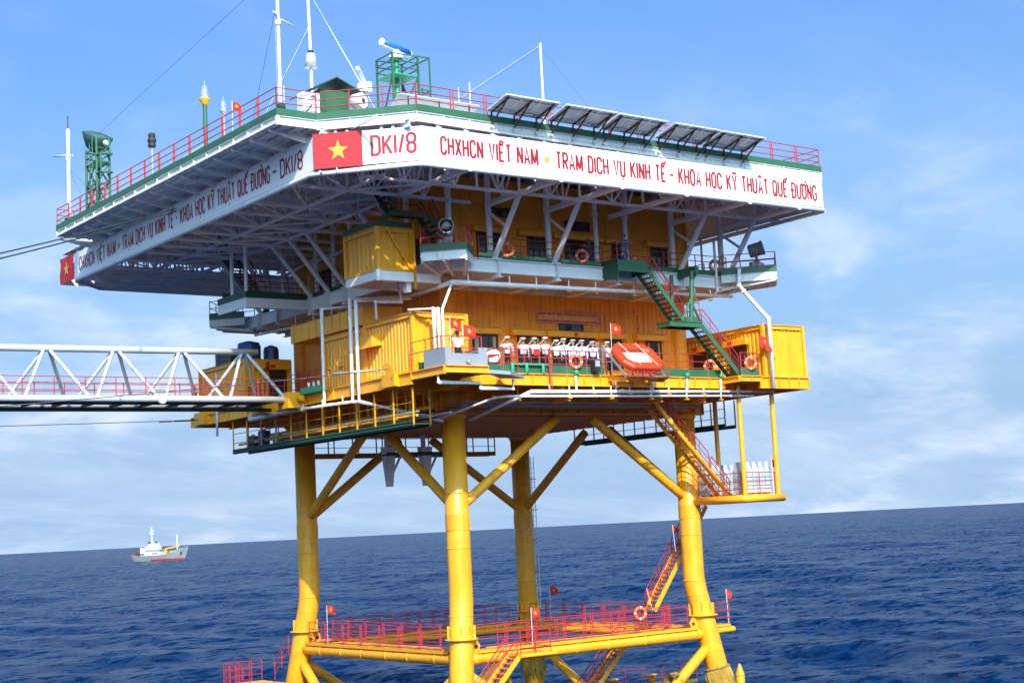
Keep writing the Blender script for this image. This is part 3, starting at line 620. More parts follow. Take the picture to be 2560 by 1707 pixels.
# front green kick plates and railings
def kick(label,pts,h=.36,m=GRN,th=.03,name='kick_plate'):
    t=T(name,label,'kick plate',pts[0])
    for a,b in zip(pts[:-1],pts[1:]):
        a,b=V(a),V(b); n=max(1,round((b-a).length/2.8)); d=(b-a)
        for i in range(n): t.beam('panel',a+d*i/n+V((0,0,h/2)),a+d*(i+.997)/n+V((0,0,h/2)),th,h,m)
    return t
kick('green kick plate along the front of the main deck below the saluting crew',[(-2.3,-4.2,ZD),(6.3,-4.2,ZD)],.42)
kick('green kick plate on the main deck front between orange raft and green stairs',[(9.6,-4.2,ZD),(14.2,-4.2,ZD)],.42)
kick('green kick plate on the stair landing beside the right container',[(14.4,-5.45,ZD),(15.75,-5.45,ZD),(15.75,-4.9,ZD)],.42)
rails('red railing in front of the saluting crew on the main deck',[(-1.1,-4.2,ZD),(6.45,-4.2,ZD)],1.15,1.25,RED,r=.026,levels=(1,.68,.42))
rails('red railing on the main deck between the orange raft and the stairs',[(9.2,-4.2,ZD),(13.3,-4.2,ZD)],1.2,1.2,RED,levels=(1,.68,.4))
rails('red inner railing on the main deck behind the orange raft',[(9.0,-3.2,ZD),(11.6,-2.4,ZD),(11.6,-1.2,ZD)],1.15,1.3,RED,levels=(1,.6,.3))
rails('short red railing with a lifebuoy on the landing beside the right container',[(14.45,-5.45,ZD),(15.72,-5.45,ZD),(15.72,-4.5,ZD)],1.2,.9,RED,levels=(1,.66,.33))
rails('red railing round the corner platform behind the grey trough',[(-4.55,-3.6,ZD),(-4.55,-6.1,ZD),(-4.1,-6.3,ZD),(-2.5,-6.3,ZD),(-2.5,-4.3,ZD)],1.35,1.1,RED,levels=(1,.62))
rails('red railing along the left edge of the main deck by the bridge',[(-4.55,4.9,ZD),(-4.55,8,ZD)],1.15,.5,RED,levels=(1,.66,.33))
rails('red railing in front of the back left container',[(-4.4,10.4,ZD),(-4.4,13.2,ZD)],1.15,.5,RED,levels=(1,.66,.33))
t=T('grey_trough','grey steel trough with a notched front on the corner platform','trough',(-3.5,-5.6,ZD))
t.mesh('front_panel',[(-4.62,-6.5,20.28),(-2.35,-6.5,20.28),(-2.35,-6.5,21.08),(-2.82,-6.5,21.08),(-2.82,-6.5,20.8),(-4.28,-6.5,20.8),(-4.28,-6.5,21.06),(-4.62,-6.5,21.06)]+[(-4.62,-6.44,20.28),(-2.35,-6.44,20.28),(-2.35,-6.44,21.08),(-2.82,-6.44,21.08),(-2.82,-6.44,20.8),(-4.28,-6.44,20.8),(-4.28,-6.44,21.06),(-4.62,-6.44,21.06)],[tuple(range(8)),tuple(range(15,7,-1))]+[(i,8+i,8+(i+1)%8,(i+1)%8) for i in range(8)],GRY)
t.box('side_panel',(-4.62,-6.44,20.28),(-4.56,-4.75,21.06),GRY); t.box('side_panel',(-2.41,-6.44,20.28),(-2.35,-4.75,21.06),GRY); t.box('rear_panel',(-4.56,-4.81,20.28),(-2.41,-4.75,20.95),GRY); t.box('floor',(-4.56,-6.44,20.27),(-2.41,-4.81,20.31),GRY)
t.tube('drain_cock',[(-3.5,-6.5,20.42),(-3.5,-6.62,20.42),(-3.35,-6.7,20.46)],.035,STL,8)
t=T('green_bollard','green bollard cylinder on the corner platform behind the trough','bollard',(-4.5,-4.2,ZD)); t.lathe('post',(-4.5,-4.35,ZD),[(.13,0),(.13,.32),(.15,.33),(.15,.38)],GRN,16)
# ---------------------------------------------------------------- lower house
H1=T('lower_house','yellow ribbed lower accommodation block on the main deck','house',(S/2,TT/2,ZD))
H1.corr('wall',(0,0),(S,0),ZD,24.86,YELW,.045,.33,(0,-1)); H1.corr('wall',(0,TT),(0,0),ZD,24.86,YELW,.045,.33,(-1,0)); H1.corr('wall',(S,0),(S,TT),ZD,24.86,YELW,.045,.33,(1,0)); H1.corr('wall',(S,TT),(0,TT),ZD,24.86,YELW,.045,.33,(0,1))
for k in range(4): H1.bar('corner_column',(LEGS[k][0],LEGS[k][1],ZD),(LEGS[k][0],LEGS[k][1],24.86),.44,YELW,32)
H1.beam('conduit',(.35,-.09,24.08),(15.0,-.09,24.08),.07,.05,YELW)
for x in (4.9,9.95,12.2): H1.box('wall_seam',(x,-.075,ZD),(x+.04,-.04,24.05),YELD)
def window(h,x0,x1,z0,z1,y,n=2,m=DRK,open_=False,sy=-1):
    f=h.mesh('window',[(x0,y,z0),(x1,y,z0),(x1,y,z1),(x0,y,z1)],[(0,1,2,3)],GLS)
    w=.07
    for a,b,c,d in ((x0-w,x1+w,z0-w,z0),(x0-w,x1+w,z1,z1+w),(x0-w,x0,z0,z1),(x1,x1+w,z0,z1)): h.box('frame',(a,y-.05,c),(b,y+.04,d),m,parent=f)
    for i in range(1,n):
        x=x0+(x1-x0)*i/n; h.box('mullion',(x-.035,y-.035,z0),(x+.035,y-.004,z1),m,parent=f)
    return f
def awning(h,x0,x1,z0,z1,y,d=.38,m=YELC):
    vs=[(x0,y,z0),(x1,y,z0),(x1,y-d,z0),(x0,y-d,z0),(x0,y,z1+.12),(x1,y,z1+.12),(x1,y-d,z1),(x0,y-d,z1)]
    return h.mesh('awning',vs,[(0,1,2,3),(7,6,5,4),(3,2,6,7),(0,3,7,4),(1,5,6,2),(0,4,5,1)],m)
CURT=paint('curtain_beige',(0.42,0.36,0.24),0.8,0.2,0,0.3)
for x0,x1 in ((1.43,2.8),(4.18,5.55),(9.95,10.95),(12.82,13.76)):
    f=window(H1,x0,x1,21.15,22.62,-.07,3)
    w=(x1-x0)
    H1.box('curtain',(x0+.04,-.085,21.2),(x0+w*.2,-.075,22.6),CURT,parent=f); H1.box('curtain',(x1-w*.17,-.085,21.2),(x1-.04,-.075,22.6),CURT,parent=f)
f=window(H1,6.43,9.1,20.3,22.66,-.07,4); window(H1,6.91,8.37,23.08,23.42,-.07,2)
for x0,x1 in ((.85,2.9),(3.58,5.7),(5.79,9.22),(9.26,11.18),(11.87,14.04)): awning(H1,x0,x1,22.70,22.96,-.045)
t=T('door_plate','small red numbered plate above the lower house door','plate',(7.65,-.45,22.82)); t.box('plate',(7.55,-.445,22.74),(7.78,-.43,22.92),SGN); t.box('mark',(7.64,-.45,22.80),(7.70,-.444,22.87),LET)
t=T('slogan_sign','long red slogan board with gold lettering on the lower house wall','sign',(7.5,-.1,23.7))
t.box('board',(5.44,-.14,23.46),(9.66,-.08,23.98),SGN); 
for a,b,c,d in ((5.42,9.68,23.44,23.47),(5.42,9.68,23.97,24.0),(5.42,5.45,23.47,23.97),(9.65,9.68,23.47,23.97)): t.box('trim',(a,-.16,c),(b,-.10,d),STL)
put_text(t,'lettering','TRUNG VỚI ĐẢNG, HIẾU VỚI DÂN; QUYẾT TÂM BẢO VỆ VỮNG CHẮC CHỦ QUYỀN BIỂN, ĐẢO CỦA TỔ QUỐC',(5.52,-.141,23.60),(1,0,0),(0,0,1),(0,-1,0),.22,.048,4.05,GLD,asp=.44,gap=.2,space=.3)
# ---------------------------------------------------------------- containers and ducts on the main deck
def container(label,x0,x1,y0,y1,z0,z1,faces='-x -y',name='container',pitch=.3):
    t=T(name,label,'container',((x0+x1)/2,(y0+y1)/2,z0)); dp=.055
    t.corr('wall',(x0+dp,y0+dp),(x1-dp,y0+dp),z0+.1,z1-.22,YELC,dp,pitch,(0,-1)); t.corr('wall',(x0+dp,y1-dp),(x0+dp,y0+dp),z0+.1,z1-.22,YELC,dp,pitch,(-1,0))
    t.corr('wall',(x1-dp,y0+dp),(x1-dp,y1-dp),z0+.1,z1-.22,YELC,dp,pitch,(1,0)); t.corr('wall',(x1-dp,y1-dp),(x0+dp,y1-dp),z0+.1,z1-.22,YELC,dp,pitch,(0,1))
    t.box('roof',(x0+.05,y0+.05,z1-.1),(x1-.05,y1-.05,z1-.02),YELC)
    for a,b in (((x0,y0),(x1,y0)),((x1,y0),(x1,y1)),((x1,y1),(x0,y1)),((x0,y1),(x0,y0))):
        t.ibeam('top_rail',(*a,z1),(*b,z1),.24,.16,YELC,t=.03); t.beam('bottom_rail',(*a,z0+.06),(*b,z0+.06),.12,.12,YELC)
    for x in (x0,x1):
        for y in (y0,y1): t.box('corner_post',(x-.09,y-.09,z0),(x+.09,y+.09,z1-.01),YELC)
    return t
cL=container('bright yellow ribbed container on the main deck corner with white pipes in front',-4.3,-1.35,-3.45,.75,ZD+.02,23.08)
cL.mesh('vent_hood',[(-4.3,.65,21.9),(-4.3,-.65,21.9),(-4.3,-.65,22.5),(-4.3,.65,22.5),(-4.85,.62,21.8),(-4.85,-.62,21.8),(-4.8,-.62,22.35),(-4.8,.62,22.35)],[(4,7,6,5),(7,3,2,6),(0,3,7,4),(1,5,6,2),(0,4,5,1)],YELC)
cM=container('ribbed yellow container with hinged shutters beside the corner container',-4.3,-1.35,.95,4.85,ZD+.02,22.95)
for y in (4.4,3.6,2.8,2.0,1.3): cM.bar('locking_rod',(-4.40,y,20.6),(-4.40,y,22.5),.02,YELC,8)
for y in (4.2,3.0,1.9): cM.box('hinge',(-4.42,y,21.3),(-4.30,y+.3,21.38),YELC)
cB=container('yellow container carrying blue tanks at the far left end of the bridge',-4.5,-1.8,13.4,19.2,ZD+.02,22.92)
cB.box('door',(-3.1,13.31,20.5),(-2.05,13.34,22.3),DRK); awning(cB,-4.0,-1.95,22.35,22.6,13.38,.25)
t=T('door_plate','small red plate over the door of the far left container','plate',(-2.9,13.1,22.48)); t.box('plate',(-3.1,13.10,22.42),(-2.8,13.125,22.58),SGN); t.box('mark',(-3.0,13.094,22.47),(-2.9,13.099,22.54),LET)
cR=container('bright yellow ribbed container with two doors beside the green stairs',16.5,19.5,-5.15,1.2,ZD-.03,23.05)
for y0,y1,lab in ((-4.0,-2.6,'outer'),(-1.3,0.2,'inner')):
    cR.box('door',(16.41,y0,20.4),(16.44,y1,22.1),DRK); cR.mesh('awning',[(16.44,y0-.15,22.12),(16.44,y1+.15,22.12),(16.15,y1+.15,22.12),(16.15,y0-.15,22.12),(16.44,y0-.15,22.5),(16.44,y1+.15,22.5),(16.15,y1+.15,22.42),(16.15,y0-.15,22.42)],[(3,2,1,0),(4,5,6,7),(7,6,2,3),(0,4,7,3),(1,2,6,5),(0,1,5,4)],YELC)
    t=T('door_plate','small red plate above the %s door of the right container'%lab,'plate',(16.1,(y0+y1)/2,22.3)); c=(y0+y1)/2+.3
    t.box('plate',(16.125,c-.16,22.2),(16.145,c+.16,22.4),SGN); t.box('mark',(16.12,c-.05,22.27),(16.124,c+.05,22.34),LET)
for i in range(7): cR.box('louvre',(16.39,.35,20.7+i*.1),(16.44,.95,20.75+i*.1),YELD)
for i in range(8): cR.box('vent_slat',(16.40,-2.4,22.5+i*.045),(16.44,-1.5,22.52+i*.045),YELD)
t=T('yellow_duct','yellow seamed rectangular duct resting above the ribbed containers','duct',(-3.3,3.6,23.2))
t.box('body',(-4.2,1.02,23.12),(-2.0,8.6,24.0),YELC)
for y in (1.05,1.8,2.6,3.4,4.2,5.0,5.8,6.6,7.4,8.2): t.box('seam',(-4.25,y,23.10),(-1.98,y+.04,24.06),YELC)
for x in (-3.6,-2.9): t.box('seam',(x,.97,23.12),(x+.04,1.0,24.04),YELC)
t.box('support',(-4.0,4.9,20.27),(-3.85,5.05,23.12),YELC); t.box('support',(-2.3,8.3,20.27),(-2.15,8.45,23.12),YELC)
def tank(label,x,y,z,r,h,m):
    t=T('water_tank',label,'tank',(x,y,z)); pr=[(r*.96,0)]
    for i in range(7): zz=h*(i+.5)/7.6; pr+=[(r,zz-.05),(r*1.015,zz-.03),(r*1.015,zz+.03),(r,zz+.05)]
    pr+=[(r,h*.93),(r*.93,h*.97),(r*.7,h)]; t.lathe('body',(x,y,z),pr,m,28); t.lathe('lid',(x,y,z+h),[(r*.45,0),(r*.45,.05),(r*.3,.07)],m,20)
    for a in (.4,2.4,4.4,5.6): t.box('restraint_bar',(x+math.cos(a)*r*1.05-.03,y+math.sin(a)*r*1.05-.03,z-.02),(x+math.cos(a)*r*1.05+.03,y+math.sin(a)*r*1.05+.03,z+h*.8),YELD)
    return t
tank('larger blue ribbed water tank on the far left container roof',-3.8,14.3,22.94,.60,1.0,BLU); tank('smaller blue water tank beside the larger one on the container roof',-2.55,14.1,22.94,.38,.78,BLU)
tank('dark grey squat tank behind the blue tanks',-4.0,16.6,22.94,.65,.85,GTK)
# deck2 ------------------------------------------------------------------------------------------------
Z2=25.7
E2=T('upper_deck','white painted cantilevered upper deck above the lower house','deck',(S/2,TT/2,Z2))
X0,X1,Y0,Y1=-2.5,15.75,-4.0,17.6
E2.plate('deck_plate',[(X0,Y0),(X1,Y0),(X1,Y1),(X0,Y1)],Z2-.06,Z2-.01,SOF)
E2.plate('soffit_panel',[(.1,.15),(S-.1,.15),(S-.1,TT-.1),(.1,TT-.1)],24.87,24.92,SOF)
def wb(p,q,h,z=Z2,w=.24,m=WHT,nm='edge_beam'): return E2.ibeam(nm,(*p,z),(*q,z),h,w,m)
wb((X0,Y0),(X1,Y0),.66); wb((X0,Y0),(X0,Y1),.66); wb((X1,Y0),(X1,Y1),.66); wb((X0,Y1),(X1,Y1),.66)
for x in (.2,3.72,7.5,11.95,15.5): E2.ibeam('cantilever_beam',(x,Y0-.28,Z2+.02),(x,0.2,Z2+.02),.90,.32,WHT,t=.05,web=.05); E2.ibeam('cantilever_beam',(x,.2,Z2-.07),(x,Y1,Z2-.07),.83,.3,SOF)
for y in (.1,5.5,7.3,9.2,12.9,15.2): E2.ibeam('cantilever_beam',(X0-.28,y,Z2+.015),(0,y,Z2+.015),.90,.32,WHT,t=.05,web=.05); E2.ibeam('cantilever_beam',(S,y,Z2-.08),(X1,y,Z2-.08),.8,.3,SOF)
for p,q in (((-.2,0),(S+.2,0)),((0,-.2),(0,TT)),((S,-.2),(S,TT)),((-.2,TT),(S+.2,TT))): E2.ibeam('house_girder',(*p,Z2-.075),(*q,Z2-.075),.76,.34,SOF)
for x in (2.0,5.6,9.7,13.7): E2.ibeam('joist',(x,Y0+.1,Z2-.06),(x,0,Z2-.06),.3,.14,SOF)
for x in (1.5,4.9,8.5,12.6):
    t=T('tube_light','long fluorescent tube light hung below the upper deck soffit','light',(x,-1.4,24.75),'tube lights under the upper deck'); t.box('batten',(x-.62,-1.47,24.72),(x+.62,-1.33,24.80),CAN); t.bar('tube',(x-.58,-1.4,24.70),(x+.58,-1.4,24.70),.025,CAPW,10)
    for dx in (-.35,.35): t.bar('hanger',(x+dx,-1.4,24.8),(x+dx,-1.4,25.66),.015,WHT,6)
def balcony(label,c,a,w,d,z=Z2):
    """square balcony turned by angle a; local +y runs outwards"""
    ca,sa=math.cos(a),math.sin(a)
    def P(u,v,zz=0): return V((c[0]+u*ca-v*sa,c[1]+u*sa+v*ca,z+zz))
    t=T('searchlight_balcony',label,'balcony',P(0,d/2)); 
    t.slab('floor',[P(-w/2,0,-.06),P(w/2,0,-.06),P(w/2,d,-.06),P(-w/2,d,-.06)],(0,0,1),.04,WHT)
    for A,B_ in ((P(-w/2,0),P(-w/2,d)),(P(-w/2,d),P(w/2,d)),(P(w/2,d),P(w/2,0))):
        t.prof('edge_channel',[(0,0),(0,-.42),(.1,-.42),(.1,-.38),(.03,-.38),(.03,-.04),(.1,-.04),(.1,0)],A,B_,WHTR); 
        k=V((0,0,.16)); t.beam('kick_plate',A+k,B_+k,.03,.32,GRN)
    for u in (-w/2,0,w/2): t.beam('support_arm',P(u*.96,d-.05,-.42),P(u*.5,-.3,-.75),.10,.14,SOF)
    return t,P
PI=math.pi
bFL,PFL=balcony('white searchlight balcony at the front left corner of the upper deck',(-2.1,-3.6),PI*.5+PI*.25+.02-PI/2+PI/2+.0,2.15,2.0)
bFR,PFR=balcony('white searchlight balcony at the front right corner of the upper deck',(15.3,-3.6),-PI*.5-PI*.25,2.2,2.9)
bBL,PBL=balcony('shaded white searchlight balcony at the back left corner of the upper deck',(-2.2,17.2),PI*.25,2.15,2.1)
def balrail(P,w,d,label): rails(label,[P(-w/2+.03,.1),P(-w/2+.03,d-.03),P(w/2-.03,d-.03),P(w/2-.03,.1)],1.05,1.0,RED if 'shaded' not in label else REDD,levels=(1,.62,.33))  # shaded balcony takes the darker red, its shade put into the paint
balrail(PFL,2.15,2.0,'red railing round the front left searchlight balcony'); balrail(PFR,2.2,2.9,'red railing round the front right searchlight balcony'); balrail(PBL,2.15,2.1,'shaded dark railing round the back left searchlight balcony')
def searchlight(label,p,d,tilt=0.3,s=1.0):
    t=T('searchlight',label,'searchlight',p); p=V(p); d=V(d).normalized(); ax=(d+V((0,0,tilt))).normalized(); c=p+V((0,0,1.45*s))
    t.lathe('base',p,[(.26*s,0),(.30*s,.12*s),(.30*s,.3*s),(.42*s,.42*s),(.42*s,.62*s),(.2*s,.75*s),(.12*s,.9*s)],LAM,18)
    sd=d.cross(V((0,0,1))).normalized()
    t.tube('yoke',[c+sd*.45*s,c+sd*.45*s-V((0,0,.35*s)),p+V((0,0,.85*s)),c-sd*.45*s-V((0,0,.35*s)),c-sd*.45*s],.035*s,LAM,8)
    b=t.lathe('housing',c-ax*.4*s,[(.2*s,-.02),(.34*s,0),(.38*s,.08*s),(.38*s,.72*s),(.42*s,.74*s),(.42*s,.82*s)],LAM,24,axis=ax); t.lathe('lens',c-ax*.4*s+ax*.80*s,[(.36*s,0),(.36*s,.03*s),(.2*s,.05*s)],GLS,24,axis=ax,parent=b)
    t.box('control_box',p+V((-.55,-.2,.35))*s,p+V((-.3,.05,.7))*s,LAM); return t
searchlight('grey searchlight facing the camera on the front left balcony',PFL(0,1.2),(-.45,-.9,0),.02,.85)
searchlight('grey searchlight tilted up on the front right balcony',PFR(.15,1.9),(.75,-.65,0),.25,.95)
searchlight('dark searchlight on the shaded back left balcony',PBL(0,1.2),(-.8,.6,0),.0,.9)
# upper house
H2=T('upper_house','shaded ochre upper accommodation block on the upper deck','house',(6.6,6,Z2))
HX0,HX1,HY0,HY1=-.9,14.1,-2.2,14
for p,q,o in (((HX0,HY0),(HX1,HY0),(0,-1)),((HX0,HY1),(HX0,HY0),(-1,0)),((HX1,HY0),(HX1,HY1),(1,0)),((HX1,HY1),(HX0,HY1),(0,1))): H2.corr('wall',p,q,Z2,30.1,YELW,.022,.62,o,duty=.2)
H2.bar('corner_column',(HX0,HY0,Z2),(HX0,HY0,30.1),.3,YELW,24); H2.bar('corner_column',(HX1,HY0,Z2),(HX1,HY0,30.1),.12,YELW,16)
for x0,x1 in ((.45,1.85),(3.49,4.52),(8.95,9.7),(11.66,12.65)): window(H2,x0,x1,25.8,27.36,HY0-.03,3)
window(H2,5.84,7.72,25.75,27.5,HY0-.03,2); window(H2,5.93,7.4,27.95,28.3,HY0-.03,2); window(H2,1.4,2.6,28.3,28.62,HY0-.03,2)
for x0,x1 in ((.05,1.9),(2.78,4.84),(4.93,8.22),(8.27,10.15),(11.1,13.1)): awning(H2,x0,x1,27.37,27.62,HY0-.02,.3)
H2.beam('conduit',(HX0+.3,HY0-.05,28.85),(3.2,HY0-.05,28.75),.05,.05,YELW)
for y0 in (1.0,4.0,7.0,10.0): 
    f=H2.mesh('window',[(HX0-.03,y0+1.2,26.2),(HX0-.03,y0,26.2),(HX0-.03,y0,27.5),(HX0-.03,y0+1.2,27.5)],[(0,1,2,3)],GLS)
    for a,b,c,d in ((y0-.06,y0+1.26,26.14,26.2),(y0-.06,y0+1.26,27.5,27.56),(y0-.06,y0,26.2,27.5),(y0+1.2,y0+1.26,26.2,27.5)): H2.box('frame',(HX0-.06,a,c),(HX0+.02,b,d),DRK,parent=f)
for z in (29.2,):
    for x in (4.6,9.2): 
        t=T('tube_light','fluorescent tube light high on the upper house front','light',(x,HY0-.7,29.3),'tube lights under the helideck'); t.box('batten',(x-.6,HY0-.77,29.25),(x+.6,HY0-.63,29.33),CAN); t.bar('tube',(x-.55,HY0-.7,29.23),(x+.55,HY0-.7,29.23),.025,CAPW,8); t.bar('hanger',(x,HY0-.7,29.33),(x,HY0-.7,30.25),.015,WHT,6)
# upper deck kicks and rails
kick('green kick plate along the front of the upper deck left of the stair landing',[(-.7,Y0+.05,Z2),(6.6,Y0+.05,Z2)],.30)
kick('green kick plate along the front of the upper deck right of the stair landing',[(8.8,Y0+.05,Z2),(15.6,Y0+.05,Z2)],.30)
kick('dark green kick plate along the left side of the upper deck',[(-2.45,-3.6,Z2),(-2.45,9.2,Z2)],.30,GRD)
rails('red railing along the front of the upper deck between white columns',[(-.7,Y0+.1,Z2),(6.7,Y0+.1,Z2)],1.08,2.4,RED,levels=(1,.7,.4))
rails('red railing along the front of the upper deck beyond the stairs',[(8.7,Y0+.1,Z2),(15.4,Y0+.1,Z2)],1.08,2.3,RED,levels=(1,.7,.4))
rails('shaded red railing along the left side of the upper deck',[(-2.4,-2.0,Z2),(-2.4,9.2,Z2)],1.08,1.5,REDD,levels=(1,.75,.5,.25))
rails('red railing along the right side of the upper deck',[(15.6,-2,Z2),(15.6,12,Z2)],1.08,2.2,RED,levels=(1,.7,.4))
for x in (-2.2,.12,3.66,6.69,8.65,11.8,15.3):
    t=T('green_column_shoe','green painted steel shoe round the foot of a white column','shoe',(x,-3.67,Z2),'green column shoes on the upper deck front'); t.lathe('sleeve',(x,-3.67,Z2),[(.22,0),(.22,.30),(.2,.32)],TEA,18)
# left landing platform of the upper deck
t=T('side_landing','white side landing with dark green edge under the hanging green stairs','platform',(-4.4,10.6,Z2))
t.plate('floor',[(-6.3,9.5),(-2.6,9.4),(-2.6,12.6),(-6.4,12.6)],Z2-.12,Z2-.08,WHT)
for a,b in (((-6.25,9.5),(-2.6,9.4)),((-6.4,12.6),(-6.25,9.5))): t.prof('edge_channel',[(0,0),(0,-.5),(.12,-.5),(.12,-.46),(.03,-.46),(.03,-.04),(.12,-.04),(.12,0)],(*b,Z2-.08),(*a,Z2-.08),WHT); t.beam('kick_plate',(*a,Z2+.1),(*b,Z2+.1),.03,.34,GRD)
for x,y in ((-6.1,9.75),(-6.15,11.3)): t.bar('hanger_post',(x,y,Z2-.1),(x,y,30.3),.10,WHT,14)
rails('red railing painted shade-dark on the white side landing',[(-5.9,9.55,Z2),(-2.7,9.5,Z2)],1.08,.95,REDD,levels=(1,.75,.5,.25))
stair('helideck_stairs','dark green hanging stairs from the helideck to the side landing',(-5.0,16.5,30.2),(-5.0,11.4,25.7),.9,(1,0,0),GRD,REDD,20,.24,seg_rail=2,rail_side=(0,1))
# yellow cabin hung at left of the upper deck
cC=container('ochre corrugated cabin with dark green roof hung left of the upper deck',-5.75,-3.95,-3.0,-.15,25.0,27.05,pitch=.42)
cC.box('roof_band',(-5.83,-3.08,27.05),(-3.87,-.07,27.32),GRD); cC.beam('diagonal_rib',(-5.3,-3.1,27.0),(-4.0,-3.1,25.1),.06,.10,YELC)
for y in (-2.2,-1.2): cC.bar('grab_rail',(-5.85,y,25.3),(-5.85,y,26.9),.018,YELC,6)
t=T('cabin_bracket','white box beam bracket carrying the ochre cabin','bracket',(-4.8,-1.6,24.6))
t.box('front_beam',(-5.8,-3.1,24.55),(-3.9,-2.85,24.98),WHTR); t.box('side_beam',(-5.8,-2.85,24.62),(-5.55,-.1,24.98),WHTR); t.box('rear_beam',(-5.55,-.35,24.62),(-2.4,-.1,24.98),WHTR); t.box('inner_beam',(-4.15,-2.85,24.1),(-3.9,-2.5,24.55),WHTR); t.box('link_beam',(-3.9,-3.08,24.56),(-2.4,-2.86,24.96),WHTR); t.bar('corner_post',(-5.8,-3.1,24.5),(-5.8,-3.1,25.02),.13,WHT,14)
# ---------------------------------------------------------------- green zigzag stairs
t=T('stair_landing','green steel landing jutting from the upper deck at the stair head','platform',(7.7,-4.6,Z2))
t.box('side_plate',(6.70,-5.2,25.02),(6.76,-3.95,25.98),GRD); t.box('front_plate',(6.76,-5.2,25.35),(8.68,-5.14,25.92),GRN); t.box('side_plate',(8.62,-5.14,25.3),(8.68,-3.95,25.9),GRN); t.slab('floor',[(6.76,-5.14,Z2-.1),(8.62,-5.14,Z2-.1),(8.62,-3.9,Z2-.1),(6.76,-3.9,Z2-.1)],(0,0,1),.04,GRD)
rails('red railing round the stair head landing where a guard stands',[(6.75,-4.0,Z2),(6.75,-5.15,Z2),(8.6,-5.15,Z2)],1.1,.95,RED,levels=(1,.7,.4))
stair('green_stairs','upper flight of green stairs with red rails and dark treads',(8.65,-5.25,25.45),(10.85,-5.25,22.98),.85,(0,1,0),GRN,RED,12,.26,tread_m=GRD,seg_rail=1,rail_side=(0,1))
stair('green_stairs','lower flight of green stairs reaching the main deck landing',(12.0,-5.25,22.85),(14.55,-5.25,20.3),.85,(0,1,0),GRN,RED,12,.26,tread_m=GRD,seg_rail=2,rail_side=(0,1))
t=T('mid_landing','green half landing hung on a green post between the two stair flights','platform',(11.2,-4.8,22.8))
t.slab('floor',[(9.85,-5.3,22.82),(12.0,-5.3,22.82),(12.0,-4.3,22.82),(9.85,-4.3,22.82)],(0,0,1),.05,GRD)
for a,b in (((9.85,-5.3),(12.0,-5.3)),((9.85,-4.3),(9.85,-5.3)),((12,-5.3),(12,-4.3)),((12,-4.3),(9.85,-4.3))): t.ibeam('edge_beam',(*a,22.95),(*b,22.95),.26,.10,GRN,t=.025)
t.bar('hanger_post',(11.35,-5.25,22.95),(11.6,-5.25,25.6),.12,GRN,16); t.bar('hanger_post',(10.9,-4.35,22.95),(11.0,-4.35,25.5),.10,GRN,14)
for s in (-1,1): t.bar('knee_brace',(11.35+s*.62,-5.25,23.0),(11.38,-5.25,24.1),.06,GRN,10)
t.box('stem_plate',(10.95,-5.3,22.95),(11.8,-5.22,23.2),GRN)
t.beam('hanger_beam',(11.8,-3.9,25.62),(11.8,-5.45,25.62),.24,.42,GRN); t.slab('gusset',[(11.45,-5.25,25.42),(11.9,-5.25,25.42),(11.72,-5.25,25.1),(11.5,-5.25,25.1)],(0,1,0),.05,GRN)
rails('red railing on the half landing between the green stair flights',[(10.9,-4.4,22.9),(11.9,-4.4,22.9),(12.0,-5.2,22.9)],1.1,.8,RED,levels=(1,.66,.33))
stair('roof_stairs','dark green stairs with red rails rising beside the ochre cabin to the helideck',(-6.6,-3.6,29.9),(-5.0,-3.6,27.75),.75,(0,1,0),GRD,RED,9,.24,seg_rail=1,rail_side=(0,1))
t=T('cabin_landing','dark green walkway landing over the cabin roof','platform',(-4.3,-3.2,27.6)); t.slab('floor',[(-5.2,-3.7,27.6),(-3.3,-3.7,27.6),(-3.3,-2.7,27.6),(-5.2,-2.7,27.6)],(0,0,1),.05,GRD); t.ibeam('edge_beam',(-5.2,-3.7,27.68),(-3.3,-3.7,27.68),.22,.08,GRD,t=.02); t.ibeam('edge_beam',(-5.2,-2.7,27.68),(-5.2,-3.7,27.68),.22,.08,GRD,t=.02)
stair('roof_stairs','lower dark green stairs with red rails beside the searchlight balcony',(-3.3,-3.7,27.7),(-1.9,-3.7,25.75),.9,(0,1,0),GRD,RED,9,.24,seg_rail=1,rail_side=(0,1))
rails('red railing on the dark green landing over the cabin roof',[(-5.1,-2.75,27.65),(-3.3,-2.75,27.65)],1.05,.9,RED,levels=(1,.6,.3))
# ---------------------------------------------------------------- white pipework
def pipe(label,pts,r,m=WHT,hang=None,name='pipe',step=None,zt=None):
    t=T(name,label,'pipe',pts[0]); P=[V(p) for p in pts]
    t.tube('run',P,r,m,12)
    for p in P[1:-1]: t.lathe('elbow',p-V((0,0,r*1.1)),[(r*.9,0),(r*1.25,r*.5),(r*1.25,r*1.7),(r*.9,r*2.2)],m,12)
    for h in hang or []:
        t.bar('hanger',h,(h[0],h[1],zt),.035,m,8); t.box('clamp',(h[0]-.09,h[1]-.09,h[2]-r-.04),(h[0]+.09,h[1]+.09,h[2]-r+.02),YEL)
    for p,q in zip(P[:-1],P[1:]):
        L=(q-p).length
        for i in range(1,int(L/1.6)):
            c=p+(q-p)*(i*1.6/L); t.lathe('coupling',c-(q-p).normalized()*.06,[(r*1.0,0),(r*1.13,.02),(r*1.13,.10),(r*1.0,.12)],m,12,axis=(q-p))
    return t
pipe('upper white pipe running along below the main deck front edge',[(.3,-1.0,18.3),(1.5,-4.5,19.36),(17.75,-4.5,19.55)],.06,WHTR,[(x,-4.5,19.4) for x in (2.6,5.3,7.6,10.2,12.6,15)],zt=19.7)
